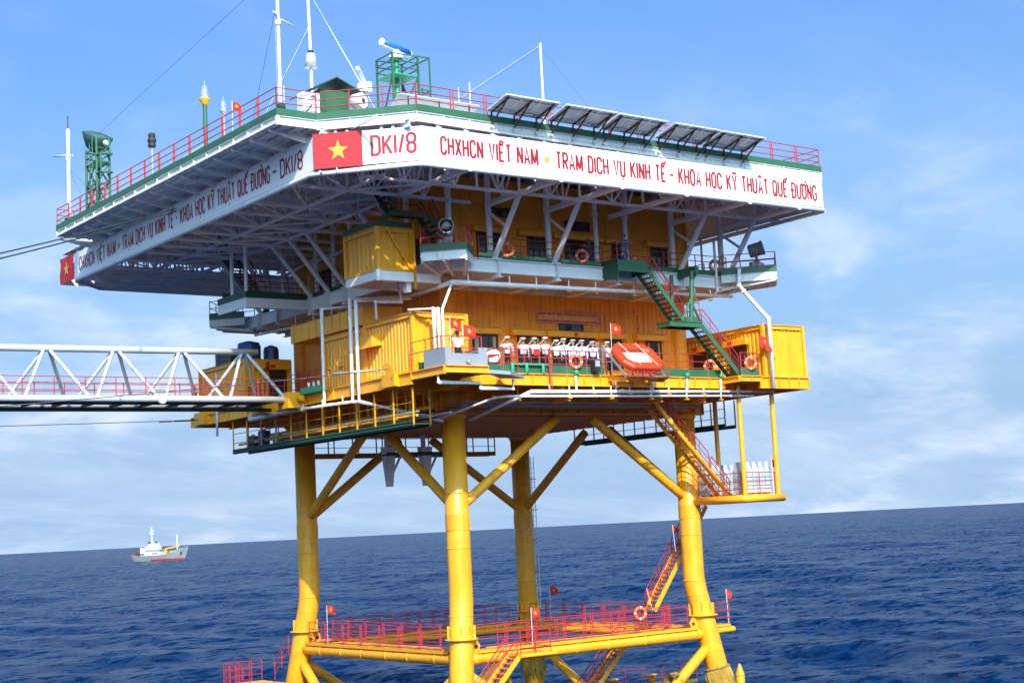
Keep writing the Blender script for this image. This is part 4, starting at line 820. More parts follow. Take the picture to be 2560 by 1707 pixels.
pipe('lower white pipe running along below the main deck front edge',[(-1.65,-.9,18.3),(-.6,-4.45,19.05),(.1,-4.5,19.12),(16.2,-4.5,19.30)],.06,WHTR,[(x,-4.5,19.15) for x in (3.8,6.4,9,11.4,13.8)],zt=19.7)
for x,lab in ((6.8,'under the orange raft'),(9.2,'right of the orange raft'),(11.55,'below the middle of the railing'),(13.92,'below the green stairs foot')): pipe('short white drain pipe on the main deck edge '+lab,[(x,-4.42,20.15),(x,-4.42,19.5)],.06,WHTR)
pipe('short white drain pipe on the main deck edge below the crew',[(4.3,-4.42,20.15),(4.3,-4.42,19.35)],.06,WHTR)
pipe('white drain pipe stepping under the corner platform',[(-4.7,-6.0,19.85),(-4.7,-6.0,19.56),(-2.5,-6.0,19.54),(-2.45,-6.0,19.32),(-.64,-6.0,19.3),(-.64,-6.0,19.75)],.06,WHTR)
pipe('tall white drain pipe bending down past the right container',[(15.05,-5.2,25.95),(14.95,-5.2,25.05),(15.2,-5.25,24.75),(16.6,-5.55,23.3),(16.64,-5.55,19.6)],.105,WHT)
pipe('white pipe with hangers along the front soffit of the upper deck',[(-2.35,-.3,24.38),(-2.35,-3.9,24.48),(15.7,-3.9,24.68)],.08,WHT,[(x,-3.9,24.5) for x in (-1.4,1.0,2.6,4.6,6.3,8.8,9.6,13,14.1)],zt=25.06)
pipe('white pipe along the left soffit of the upper deck',[(-2.45,3.6,24.2),(-2.75,15.6,24.55)],.07,WHT,[(-2.6,y,24.4) for y in (5,7,9,11,13)],zt=25.1)
for i,(x,lab) in enumerate(((-3.72,'leftmost, elbowed back over the roof'),(-3.47,'middle one'),)): pipe('white pipe standing before the corner container, '+lab,[(x-.9,-3.6,23.12),(x,-4.35,23.12),(x,-4.35,ZD)],.062,WHT)
pipe('white pipe before the corner container kinked up to the upper deck soffit',[(-2.4,-4.0,24.42),(-3.22,-4.35,23.12),(-3.22,-4.35,ZD)],.062,WHT)
pipe('tall white pipe down the left containers from the cabin bracket',[(-2.4,-.3,24.36),(-5.0,.95,24.28),(-5.0,1.05,19.40),(-2.2,-1.6,18.4)],.07,WHTR)
pipe('second tall white pipe beside it on the left containers',[(-2.5,-.6,24.2),(-5.0,.40,24.10),(-5.0,.45,19.34),(-1.6,-1.6,18.2)],.065,WHTR)
pipe('white pipe at the end of the ribbed containers by the bridge',[(-2.5,2.6,24.4),(-5.0,3.75,24.22),(-5.0,3.8,19.50),(-5.0,3.0,19.43)],.065,WHT)
pipe('sloping white pipe below the left deck edge',[(-5.0,12.0,19.66),(-5.0,12.0,19.46),(-5.0,6.0,19.48),(-5.0,.9,19.36)],.075,WHTR,[(-5.0,y,19.46) for y in (10,8,6,4,2)],zt=19.75)
pipe('white pipe leaning down from the far left container',[(-4.9,16.2,22.4),(-4.95,16.2,18.9)],.07,WHT)
for i,y in enumerate((9.0,9.5,10.1)): pipe('thin white riser pipe on the left wall of the lower house, '+('nearest the ribbed containers','middle of three','nearest the bridge')[i],[(-.5,y,24.6),(-.5,y,20.6)],.045,WHT)
pipe('stepped white pipe over the duct roof',[(-3.5,-1.0,25.2),(-3.45,-1.2,23.9),(-4.5,-.6,23.95),(-4.5,-.6,23.1)],.07,WHT)
pipe('white pipe rising behind the two tall column pipes',[(-3.85,-3.15,27.3),(-3.85,-3.15,24.2)],.06,YELC)
# hanging service walkways below the main deck
def hangwalk(label,p,q,w,m=GRD,n=11,zt=19.6,side=(1,0,0)):
    p,q,sv=V(p),V(q),V(side)*w; t=T('hanging_walkway',label,'walkway',p); 
    t.slab('grating',[p,q,q+sv,p+sv],(0,0,1),.05,GRATE)
    t.beam('edge_channel',p,q,.07,.2,m); t.beam('edge_channel',p+sv,q+sv,.07,.2,m); t.bar('conduit',p-sv*.04+V((0,0,.12)),q-sv*.04+V((0,0,.12)),.045,m,8); t.bar('conduit',p-sv*.06-V((0,0,.02)),q-sv*.06-V((0,0,.02)),.04,m,8)
    for i in range(n+1):
        c=p+(q-p)*i/n; t.beam('hanger',c,V((c.x,c.y,zt)),.06,.06,YELC)
        c2=c+sv; t.beam('hanger',c2,V((c2.x,c2.y,zt)),.06,.06,YELD)
    for z in (.5,1.0): t.bar('guard_rail',p+V((0,0,z)),q+V((0,0,z)),.02,YELD,6)
    return t
hangwalk('dark green walkway hung on yellow posts below the left deck edge',(-4.55,-3.6,17.9),(-4.55,15.0,17.9),.9)
hangwalk('dark green walkway hung below the right deck edge behind the stairs',(19.0,.7,18.1),(19.0,14.5,18.1),.8,n=7)
hangwalk('brown pipe rack hung under the rear of the main deck',(1.0,16.6,17.7),(14.2,16.6,17.7),.7,YELD,8,side=(0,1,0))
for i,(y,z) in enumerate(((2.5,18.25),(5.5,18.3),(8,18.2))):
    t=T('service_pipe','pale service pipe slung under the left part of the main deck','pipe',(-3.8+i*.9,6,z),'service pipes under the left deck'); t.bar('run',(-3.9+i*.9,-3,z+.3),(-3.5+i*.9,14.5,z+.3),.055,WHTR if i!=1 else BLK,10)
for i in range(6):
    t=T('service_pipe','service pipe coloured darker for the shade under the front of the main girder','pipe',(7,-.6-i*.12,18.9),'service pipes under the main girder'); t.bar('run',(-.8,-.55-i*.35,18.95+.13*(i%2)),(14.5,-.55-i*.35,18.95+.13*(i%2)),.05,GRY if i%3 else YELD,10)  # grey and brown put the under-deck shade into the pipe colour
for x in (3.55,6.0):
    t=T('white_bracket_leg','white tapered bracket leg hanging under the rear deck, '+('nearer the far left leg' if x<5 else 'nearer the ladder leg'),'bracket',(x,12,15.7))
    vs=[]
    for z,w,d in ((15.68,.16,.14),(17.9,.33,.3)):
        for a,b in ((-1,-1),(1,-1),(1,1),(-1,1)): vs.append((x+a*w,12+b*d,z))
    t.mesh('post',vs,[(3,2,1,0),(4,5,6,7),(0,1,5,4),(1,2,6,5),(2,3,7,6),(3,0,4,7)],WHTR); t.bar('strut',(x+.1,12,16.2),(x+1.1,12.4,17.5),.07,WHT,10); t.bar('strut',(x+.1,12,16.2),(x+1.0,13.4,17.9),.06,WHT,10); t.box('crossbeam',(x-.3,11.7,17.4),(x+2.2,12.3,17.6),GRD); t.box('hanger',(x-.2,11.9,17.6),(x,12.1,18.7),WHT)
# crowded pipe racks under the left deck
for i in range(6):
    x=-4.1+i*.62; z=18.35+.22*(i%3)
    t=T('under_deck_pipe',('brown pipe run clamped under the left deck, ','thin dark conduit clamped under the left deck, ')[i%2]+('outermost','second in','third in','fourth in','fifth in','innermost')[i],'pipe',(x,6,z)); t.bar('run',(x,-3.2+.4*i,z),(x,15.2,z),(.07,.035)[i%2],(YELC,BLK)[i%2],10)
    for y in (-1.5,2.0,5.5,9.0,12.5): t.beam('hanger',(x,y+i*.2,z),(x,y+i*.2,19.68),.05,.05,YELC); t.box('clamp',(x-.12,y+i*.2-.06,z-.09),(x+.12,y+i*.2+.06,z-.05),YELC)
for i,(y,h,m,lab) in enumerate(((13.6,.75,GTK,'dark ribbed drum'),(12.3,.95,BLU,'blue drum'),(10.6,.6,GRY,'grey pump housing'))):
    t=T('walkway_drum',lab+' standing on the hanging walkway at the left','drum',(-4.05,y,17.95)); t.lathe('body',(-4.05,y,17.95),[(.28,0),(.32,.05),(.32,h*.45),(.335,h*.48),(.335,h*.52),(.32,h*.55),(.32,h-.05),(.26,h)],m,20); t.lathe('cap',(-4.05,y,17.95+h),[(.1,0),(.1,.08),(.06,.1)],STL,12)
for i,x in enumerate((1.5,4.5,7.5,10.5,13.5)):
    t=T('under_deck_beam','ochre cross beam hung below the front girder','beam',(x,-1.5,18.9),'cross beams under the deck front'); t.ibeam('beam',(x,-3.6,19.25),(x,-.2,19.25),.22,.14,YEL); t.beam('hanger',(x,-3.4,19.25),(x,-3.4,19.7),.06,.06,YEL); t.beam('hanger',(x,-1.2,19.25),(x,-1.2,19.6),.06,.06,YEL)
# bracket blocks where cables and the bridge meet the deck
t=T('cable_bracket','yellow cable anchor bracket on the left deck edge','bracket',(-4.9,-2.3,20)); t.box('plate',(-5.0,-2.8,19.72),(-4.72,-1.65,20.32),YEL); t.slab('eye_plate',[(-4.9,-2.7,20.3),(-4.9,-2.0,20.3),(-4.9,-1.6,20.75),(-4.9,-1.95,20.95),(-4.9,-2.5,20.65)],(1,0,0),.06,YEL)
t=T('cable_bracket','yellow cable anchor bracket at the far left deck corner','bracket',(-4.9,18.4,20)); t.box('plate',(-5.05,17.8,19.72),(-4.72,19.0,20.4),YEL)
t=T('bridge_seat','yellow steel block seating the end of the bridge on the deck','bracket',(-5.1,6.6,20)); t.box('block',(-5.75,6.15,19.55),(-4.72,7.2,20.35),YEL); t.bar('boss',(-5.2,6.0,20.0),(-5.2,5.7,20.0),.15,YEL,14)
t=T('bridge_seat','second yellow steel block seating the far chord of the bridge','bracket',(-5.1,9.7,20)); t.box('block',(-5.75,9.3,19.55),(-4.72,10.2,20.3),YEL)
# ---------------------------------------------------------------- bridge
BR=T('footbridge','white triangular pipe truss footbridge reaching out to the left','bridge',(-18,8.1,20))
XB=-44
BR.tube('bottom_chord',dense([(-5.6,6.6,20.0),(XB,6.6,19.86)],4),.16,BRW,20); BR.tube('bottom_chord',dense([(-5.6,9.75,20.0),(XB,9.75,19.86)],4),.16,BRW,20); BR.tube('top_chord',dense([(-6.4,8.15,22.58),(XB,8.15,22.2)],4),.165,BRW,20)
xs=[-7.15-3.38*i for i in range(12)]
for i,x in enumerate(xs):
    zt=22.52-.0085*(-7.15-x); zb=19.98-.003*(-7.15-x)
    for yb in (6.6,9.75):
        BR.bar('diagonal',(x-.12,8.15,zt),(x-1.55,yb,zb+.05),.085,BRW,14); BR.bar('diagonal',(x+.12,8.15,zt),(x+1.5,yb,zb+.05),.085,BRW,14)
for i in range(26): BR.beam('floor_beam',(-6.4-i*1.45,6.6,19.88),(-6.4-i*1.45,9.75,19.88),.09,.12,GRD)
BR.slab('walkway_grating',[(-5.7,6.95,19.98),(XB,6.95,19.85),(XB,9.45,19.85),(-5.7,9.45,19.98)],(0,0,1),.05,GRATE)
BR.lathe('node_can',(-12.35,6.43,19.92),[(.2,0),(.22,.03),(.22,.1),(.2,.16)],BRW,20,axis=V((0,-1,0)))
BR.beam('kick_plate',(-5.7,6.8,20.12),(XB,6.8,19.98),.03,.14,GRN); BR.beam('service_beam',(-5.7,8.2,19.62),(XB,8.2,19.5),.2,.16,GRD)
rails('red railing along the near side of the footbridge',[(-5.6,6.78,20.02),(XB,6.78,19.9)],1.02,1.5,RED,r=.02,levels=(1,.66,.32))
rails('red railing along the far side of the footbridge',[(-5.6,9.55,20.05),(XB,9.55,19.9)],1.02,1.5,RED,r=.02,levels=(1,.66,.32))
def cable(label,pts,r=.02,m=CBL,sag=0.0):
    a,b=V(pts[0]),V(pts[-1]); P=[]
    if len(pts)==2:
        for i in range(17): s=i/16; p=a+(b-a)*s; p.z-=sag*4*s*(1-s); P.append(p)
    else: P=[V(p) for p in pts]
    t=T('cable',label,'cable',a); t.tube('wire',P,r,m,6); return t
c=cable('dark mooring cable crossing before the footbridge to the anchor bracket',[(-44,3.5,17.6),(-4.95,-2.2,20.55)],.022,sag=.3); c.bar('turnbuckle',(-5.0,-1.9,20.53),(-6.6,-1.6,20.45),.05,ALU,10); c.bar('shackle',(-6.7,-1.55,20.44),(-7.4,-1.45,20.4),.035,STL,8)
c=cable('lower dark mooring cable under the footbridge to the far left corner',[(-44,15.5,18.9),(-5.05,18.4,20.0)],.022,sag=.1); c.bar('turnbuckle',(-5.3,18.4,19.98),(-6.6,18.3,19.92),.05,CBL,10); c.bar('shackle',(-6.7,18.3,19.91),(-7.5,18.2,19.87),.04,CBL,8)
for dz,lab in ((0,'upper'),(-.12,'lower')): cable(lab+' strand of the long guy cable from helideck truss to the sea ship',[(-44,-36,15.2+dz*2),(-10.0,9.2,30.0+dz)],.028,CBL,.25)
# ---------------------------------------------------------------- helideck
ZC=28.43                                     # lower chord level
HD=T('helideck','large white helideck roof with green edge on pipe trusses','helideck',(3.5,8,30.4))
poly=[(-7.3,-9.15),(17.45,-9.15),(17.45,25.2),(-10.4,25.2),(-10.4,20.1),(-12.45,20.1),(-12.25,-6.05),(-10.4,-6.05)]
HD.plate('deck_plate',poly,30.36,30.42,DKU)
P_=lambda x,y,z: V((x,y,z))
EDGE=[P_(-12.5,20.15,30.71),P_(-12.3,-6.1,30.71),P_(-10.4,-6.1,30.71),P_(-7.28,-9.2,30.71),P_(17.5,-9.2,30.48),P_(17.5,25.3,30.6)]
hs=[.33,.40,.45,.45,.45]
for i in range(5):
    a,b=EDGE[i],EDGE[i+1]; h=hs[i]; d=(b-a); L=d.length; n=V((d.y,-d.x,0)).normalized()
    f=HD.prof('fascia_channel',[(0,0),(0,-.035),(.07,-.035),(.07,-h+.035),(0,-h+.035),(0,-h),(.12,-h),(.12,0)] if False else [(.0,0),(.0,-.03),(-.08,-.03),(-.08,-h+.03),(0,-h+.03),(0,-h),(-.14,-h),(-.14,0)],a,b,WHTR)
    k=max(1,round(L/1.35))
    out=V((0,0,1)).cross(d).normalized()*-1
    for j in range(k+1):
        c=a+d*j/k; HD.beam('fascia_rib',c-V((0,0,h/2))+out*-.075,c-V((0,0,h/2))+out*-.005,.025,h-.05,WHTR,parent=f)
KH=T('helideck_kick_plate','green kick plate round the helideck edge','kick plate',(3,-9,30.7))
for i in range(5):
    a,b=EDGE[i],EDGE[i+1]; d=b-a; n=max(1,round(d.length/2.6)); u=V((0,0,.15))
    for j in range(n): KH.beam('panel',a+d*j/n+u,a+d*(j+.998)/n+u,.03,.30,GRN)
# bearers under the left walkway strip
for i in range(15):
    y=-5.2+i*1.82; HD.slab('walkway_bearer',[(-12.2,y,30.37),(-10.1,y,30.37),(-10.1,y,29.9),(-10.5,y,29.9),(-12.2,y,30.22)],(0,1,0),.05,WHTR)
    HD.slab('bearer_gusset',[(-10.3,y,29.9),(-9.9,y,29.9),(-10.1,y,29.55),(-10.2,y,29.55)],(0,1,0),.06,WHTR); HD.bar('stub_post',(-10.15,y,28.5),(-10.15,y,29.95),.09,WHT,10)
for x in (-11.9,-11.3,-10.7): HD.beam('stringer',(x,-6,30.31),(x,20,30.31),.05,.10,WHTR)
# deck joists
XG=[-7.6,-4.8,-2.2,.12,3.7,7.6,11.9,15.4]; YG=[-6.25,-3.65,.15,2.35,4.9,7.3,9.2,11.1,13.05,15.6,18,20.6,23]
for x in XG: HD.ibeam('deck_beam',(x,-9.1,30.355),(x,25.1,30.355),.34,.18,DKU)
for y in YG: HD.ibeam('deck_beam',(-10.3,y,30.35),(17.4,y,30.35),.26,.15,DKU)
for x in (-9.2,-6.2,-3.5,-1,1.9,5.6,9.7,13.6,16.5): HD.beam('deck_joist',(x,-9.1,30.28),(x,25.1,30.28),.06,.14,DKU)
# lower chords
def ch(a,b,r,m=WHT): HD.bar('chord_pipe',(*a,ZC),(*b,ZC),r,m,14)
HD.tube('edge_pipe',[(-8.2,24.9,ZC),(-10.44,22.6,ZC),(-10.44,-5.5,ZC),(-10.36,-5.78,ZC),(-7.3,-9.1,ZC),(-7.05,-9.26,ZC),(17.37,-9.26,ZC)],.115,WHTR,14)
HD.bar('edge_pipe',(17.4,-9.26,ZC),(17.4,24.9,ZC),.115,WHTR,14); HD.bar('edge_pipe',(17.4,24.9,ZC),(-8.2,24.9,ZC),.115,WHTR,14)
ch((-8.4,-6.25),(17.4,-6.25),.085)
ch((-10.4,-3.65),(-.9,-3.65),.09)
for y in YG[2:]: ch((-10.4,y),(-.95 if y<14 else 17.3,y),.115 if y in (.15,4.9,9.2,13.05,18) else .10)
for x in XG[:2]: ch((x,-6.25 if x>-7 else -6.9),(x,24.8),.095)
for x in (-4.85,.1,3.68,7.7,11.9,15.4): HD.bar('chord_pipe',(x,-9.32,ZC),(x,-3.65,ZC),.14,WHT,16); HD.lathe('pipe_end_cap',(x,-9.33,ZC),[(.155,0),(.165,.02),(.165,.10),(.155,.12)],WHTR,18,axis=V((0,-1,0)))
for x in (.12,3.7,7.6,11.9,15.4): HD.bar('chord_pipe',(x,14.2,ZC),(x,24.8,ZC),.11,WHT,14)
# web members
def vee(a,b,zt=30.1,r=.055,mid=True):
    """between two chord nodes: an upright in the middle and two sloping members rising to the deck"""
    a,b=V((*a,ZC)),V((*b,ZC)); c=(a+b)/2; up=V((0,0,zt-ZC)); 
    if mid: HD.bar('upright',c,c+up,r,WHT,8)
    HD.bar('web_member',c,a+(b-a)*.12+up,r*.92,WHT,8); HD.bar('web_member',c,a+(b-a)*.88+up,r*.92,WHT,8)
def post(x,y,r=.065): HD.bar('upright',(x,y,ZC),(x,y,30.2),r,WHT,10)
xs=[-7.6,-4.8,-2.3,.1,3.7,7.7,11.9,15.4,17.3]
for a,b in zip(xs[:-1],xs[1:]): vee((a,-6.25),(b,-6.25)); vee((a,-9.2),(b,-9.2),30.0,.045,False) if a>-7 else None
for x in xs[:-1]: post(x,-6.25)
for x in (-4.85,.1,3.68,7.7,11.9,15.4): vee((x,-9.2),(x,-6.25)); vee((x,-6.25),(x,-3.7))
for y in YG[1:]:
    for a,b in ((-10.4,-7.6),(-7.6,-4.8),(-4.8,-2.2)): vee((a,y),(b,y),r=.05)
    for x in (-7.6,-4.8): post(x,y,.06)
yy=[-6.25]+YG[1:]+[24.8]
for x in (-7.6,-4.8):
    for a,b in zip(yy[:-1],yy[1:]): vee((x,a),(x,b),r=.05)
for a,b in zip(yy[:-1],yy[1:]): HD.bar('plan_brace',(-7.6,b,ZC),(-4.8,a,ZC),.06,WHT,8); HD.bar('plan_brace',(-10.4,a,ZC),(-7.6,b,ZC),.05,WHT,8)
for x in (.12,3.7,7.6,11.9,15.4):
    for a,b in ((14.2,18),(18,21.5),(21.5,24.8)): vee((x,a),(x,b))
for i,x in enumerate((-2,1,4,7,10,13,16)): vee((x-1.5,24.85),(x+1.5,24.85))
# knee braces
for x in (.12,3.7,11.9,15.42):
    HD.bar('knee_brace',(x,-6.25,ZC),(x,-3.98,Z2+.04),.135,WHT,16); HD.bar('strut',(x,-3.67,28.05),(x,-5.1,27.05),.075,WHT,12)
for y in (5.5,7.35,9.25,.15):
    HD.bar('knee_brace',(-4.8,y,ZC),(-2.5,y,Z2+.04),.125,WHT,16); HD.bar('strut',(-2.2,y,27.9),(-3.7,y,27.05),.07,WHT,12)
for y in (12.9,15.2): HD.bar('knee_brace',(-4.8,y,ZC),(-2.5,y,Z2+.04),.12,WHT,16)
# columns
for x in (-2.2,.12,3.66,6.69,8.65,11.8,15.3):
    t=T('support_column','white pipe column between the upper deck front and the helideck','column',(x,-3.67,Z2),'white columns along the upper deck front'); t.bar('shaft',(x,-3.67,Z2),(x,-3.67,30.3),.15 if x not in (6.69,8.65) else .12,WHT,18); t.lathe('head_collar',(x,-3.67,ZC-.1),[(.155,0),(.18,.03),(.18,.2),(.155,.22)],WHT,18)
for y in (0.0,5.5,7.3,9.2,13,15.2):
    t=T('support_column','white pipe column between the left edge of the upper deck and the helideck','column',(-2.2,y,Z2),'white columns along the upper deck left side'); t.bar('shaft',(-2.2,y,Z2),(-2.2,y,30.3),.14,WHT,18); t.lathe('foot_shoe',(-2.2,y,Z2),[(.2,0),(.2,.28),(.17,.3)],GRD,16)
for x,y in ((15.3,2.0),(15.3,6.5),(15.3,11.5),(13.6,1.0)):
    t=T('support_column','white pipe column on the right side of the upper deck','column',(x,y,Z2),'white columns along the upper deck right side'); t.bar('shaft',(x,y,Z2),(x,y,30.3),.13,WHT,16); t.lathe('foot_shoe',(x,y,Z2),[(.2,0),(.2,.28),(.17,.3)],GRD,16)
pipe('white pipe looped down behind the right front column',[(14.4,-4.1,27.6),(14.4,-4.15,24.9),(14.2,-3.95,24.6)],.07,WHT)
pipe('twin white vent pipe standing behind the right knee brace',[(14.9,-2.6,30.0),(14.9,-2.6,25.7)],.06,WHTR)
t=T('security_camera','small dark camera on a white column of the upper deck','camera',(13.9,1.0,28.0)); t.bar('arm',(13.6,1.0,28.1),(13.95,.8,28.1),.03,WHT,8); t.lathe('dome',(13.97,.79,27.92),[(.03,.16),(.09,.12),(.09,.04),(.05,0)][::-1],BLK,14)
# ---------------------------------------------------------------- banners
yb=-9.26; xl=-10.44; zb0,zb1=28.59,30.06
def hangers(t,a,b,n,nv):
    a,b,nv=V(a),V(b),V(nv)
    for i in range(n):
        c=a+(b-a)*(i+.5)/n; t.beam('lower_clip',c+V((0,0,zb0-.02))+nv*-.05,c+V((0,0,ZC-.02))+nv*.02,.05,.03,WHTR); t.beam('upper_clip',c+V((0,0,zb1-.06))-nv*.05,c+V((0,0,zb1+.22))-nv*.16,.16,.04,WHTR)
        t.bar('top_stay',c+V((0,0,zb1-.1))-nv*.1,c+V((0,0,zb1+.3))-nv*.3+(b-a).normalized()*.35,.07,WHTR,10)
b1=T('front_banner','long white front name board with red Vietnamese lettering and small star','banner',(5,yb,zb0))
for i in range(7): a=-7.04+24.42*i/7; b1.box('panel',(a,yb+.004*(i%2),zb0),(a+24.42/7-.012,yb+.05,zb1),BAN)
hangers(b1,(-6.9,yb+.05,0),(17.3,yb+.05,0),17,(0,-1,0))
ux,uz,ny=(1,0,0),(0,0,1),(0,-1,0)
LH=.735; th=.118
put_text(b1,'lettering','CHXHCN VIỆT NAM',(-6.17,yb,28.95),ux,uz,ny,LH,th,5.12,LET); put_text(b1,'lettering','TRẠM DỊCH VỤ KINH TẾ',(.04,yb,28.93),ux,uz,ny,LH,th,6.50,LET)
put_text(b1,'lettering','-',(6.85,yb,28.93),ux,uz,ny,LH,th,.22,LET); put_text(b1,'lettering','KHOA HỌC KỸ THUẬT QUẾ ĐƯỜNG',(7.42,yb,28.93),ux,uz,ny,LH,th,9.48,LET)
star(b1,'star',(-.52,yb,29.27),ux,uz,ny,.27,STC)
b2=T('left_banner','long shaded white left name board with dark red Vietnamese lettering','banner',(xl,9,zb0))
for i in range(8): a=23.0-28.9*i/8; b2.box('panel',(xl+.004*(i%2),a-28.9/8+.012,zb0),(xl+.05,a,zb1),BAN)
hangers(b2,(xl+.05,22.6,0),(xl+.05,-5.6,0),16,(-1,0,0))
uy,nx=(0,-1,0),(-1,0,0)
put_text(b2,'lettering','CHXHCN VIỆT NAM',(xl,22.2,28.95),uy,uz,nx,LH,th,5.5,LET); put_text(b2,'lettering','TRẠM DỊCH VỤ KINH TẾ - KHOA HỌC KỸ THUẬT QUẾ ĐƯỜNG',(xl,15.7,28.95),uy,uz,nx,LH,th,17.4,LET)
put_text(b2,'lettering','-',(xl,-2.0,28.95),uy,uz,nx,LH,th,.36,LET); put_text(b2,'lettering','DK1/8',(xl,-2.78,28.92),uy,uz,nx,.76,th,2.0,LET,asp=.62)
star(b2,'star',(xl,16.2,29.3),uy,uz,nx,.3,STC)
ca,cb=V((-10.55,-5.98,0)),V((-7.08,-9.30,0)); cd=(cb-ca).normalized(); cn=V((cd.y,-cd.x,0)); CL=(cb-ca).length
b3=T('corner_banner','corner name board with red flag panel and red DK1/8 lettering','banner',ca+V((0,0,zb0)))
def cq(s,z,o=0): return ca+cd*s+cn*o+V((0,0,z))
fs_=2.15
b3.slab('panel',[cq(fs_,zb0),cq(CL,zb0),cq(CL,zb1),cq(fs_,zb1)],-cn,.05,BAN); fp=b3.slab('flag_panel',[cq(0,zb0-.03,.01),cq(fs_,zb0-.03,.01),cq(fs_,zb1+.03,.01),cq(0,zb1+.03,.01)],-cn,.06,FLR)
star(b3,'star',cq(fs_/2+.02,29.30,.01),cd,uz,cn,.46,STA)
put_text(b3,'lettering','DK1/8',cq(2.56,28.97),cd,uz,cn,.80,.125,1.88,LET,asp=.75,gap=.3)
b3.beam('lower_clip',cq(1.0,zb0-.02),cq(1.0,ZC),.05,.03,WHTR); b3.beam('lower_clip',cq(3.6,zb0-.02),cq(3.6,ZC),.05,.03,WHTR)
for s in (.35,1.0,1.5,3.0,3.5): b3.bar('top_stay',cq(s,zb1-.02,-.1),cq(s-.1,zb1+.3,-.35),.08,WHTR,10)
for s in (2.35,2.75): b3.box('drip',cq(s,zb1)-V((.02,.02,0)),cq(s,zb1)+V((.02,.02,.01)),WHTR)
# far flag cloth and the boards on the hidden sides
t=T('flag_cloth_panel','creased red star flag cloth stretched at the far end of the left board','flag',(xl,24.1,zb0))
vs=[];fs=[];n=14
for i in range(n+1):
    for j in range(7): u=i/n; v=j/6; vs.append((xl-.03+.035*math.sin(u*9+v*7),23.02+u*2.3,zb0-.02+v*(zb1-zb0+.05)))
for i in range(n):
    for j in range(6): fs.append((i*7+j,i*7+j+1,(i+1)*7+j+1,(i+1)*7+j))
t.mesh('cloth',vs,fs,FLR,True); star(t,'star',(xl-.075,24.15,29.33),uy,uz,nx,.46,STC)
t=T('right_banner','white board on the right side of the helideck seen from behind','banner',(17.4,8,zb0)); t.box('panel',(17.4,-9.2,zb0),(17.45,25.3,zb1),BAN)
for i in range(12): t.box('backing_post',(17.32,-9+i*3,zb0-.1),(17.4,-8.92+i*3,zb1+.3),WHT)
t=T('rear_banner','white board on the rear side of the helideck seen from behind','banner',(4,25.3,zb0)); t.box('panel',(-10.4,25.3,zb0),(17.4,25.35,zb1-.1),BAN)
for i in range(12): t.box('backing_post',(-9.5+i*2.4,25.22,zb0-.1),(-9.42+i*2.4,25.3,zb1+.3),WHT)
# ---------------------------------------------------------------- helideck railings
def zg(x): return 30.71-.23*(x+7.28)/24.8+.28
rails('red railing along the left edge of the helideck',[(-12.46,20.1,30.98),(-12.27,-6.07,30.98)],.93,1.72,RED,r=.024,levels=(1,.64,.3),double=True,pr=.03)
rails('red railing across the near left corner of the helideck',[(-12.27,-6.07,30.98),(-10.38,-6.07,30.98),(-7.26,-9.17,30.98)],.93,1.6,RED,r=.024,levels=(1,.64,.3),pr=.03)
rails('red railing along the front edge of the helideck behind the solar panels',[(-7.26,-9.12,30.97),(17.45,-9.12,30.75)],.93,1.78,RED,r=.024,levels=(1,.64,.3),double=True,pr=.03)
rails('red railing along the right edge of the helideck',[(17.45,-9.12,30.75),(17.45,6,30.8)],.93,1.78,RED,r=.024,levels=(1,.64,.3))
rails('red railing at the far end of the helideck walkway',[(-12.46,20.1,30.98),(-10.5,20.1,30.98)],.93,1,RED,r=.024,levels=(1,.64,.3))
# ---------------------------------------------------------------- solar panels
def solar(label,x0,zi,w=2.95,n=3,y0=-9.32,dy=1.45,dz=.34,nb=3,brackets=True,grp='solar arrays along the helideck front'):
    t=T('solar_array',label,'solar panel',(x0,y0,zi),grp); mw=w/n; sl=V((0,-dy,dz)); nrm=V((0,dz,dy)).normalized()
    def q(u,v,o=0): return V((x0+u-.0095*u*0,y0,zi-.0093*u))+sl*v+nrm*o
    for i in range(n):
        a,b=i*mw+.015,(i+1)*mw-.015
        f=t.slab('module',[q(a,0),q(b,0),q(b,1),q(a,1)],nrm,.035,SPB); t.slab('cell_face',[q(a+.02,.015,.036),q(b-.02,.015,.036),q(b-.02,.985,.036),q(a+.02,.985,.036)],nrm,.004,SPF,parent=f)
        for A,B_ in ((q(a,0),q(b,0)),(q(b,0),q(b,1)),(q(b,1),q(a,1)),(q(a,1),q(a,0))): t.beam('frame',A-nrm*.01,B_-nrm*.01,.035,.05,ALU,nrm,parent=f)
        t.slab('junction_box',[q((a+b)/2-.08,.12,-.03),q((a+b)/2+.08,.12,-.03),q((a+b)/2+.08,.2,-.03),q((a+b)/2-.08,.2,-.03)],nrm,.03,BLK,parent=f)
    if brackets:
        for i in range(nb):
            u=.25+(w-.5)*i/(nb-1); x=q(u,0).x; zz=q(u,0).z
            t.beam('rafter',q(u,-.02,-.05),q(u,.92,-.05),.05,.07,BRK,nrm); t.beam('stand_off',(x,y0+.02,zz-.05),(x,y0+.02,zz-.36),.06,.06,BRK); t.beam('strut',(x,y0+.10,zz-.62),q(u,.78,-.07),.05,.06,BRK,V((0,1,1))); t.beam('foot',(x,y0+.12,zz-.36),(x,y0-.02,zz-.36),.06,.05,BRK); t.box('foot_cap',(x-.05,y0+.02,zz-.72),(x+.05,y0+.12,zz-.60),CAN)
        t.beam('purlin',q(0,.2,-.03),q(w,.2,-.03),.04,.04,ALU,nrm); t.beam('purlin',q(0,.8,-.03),q(w,.8,-.03),.04,.04,ALU,nrm)
    return t
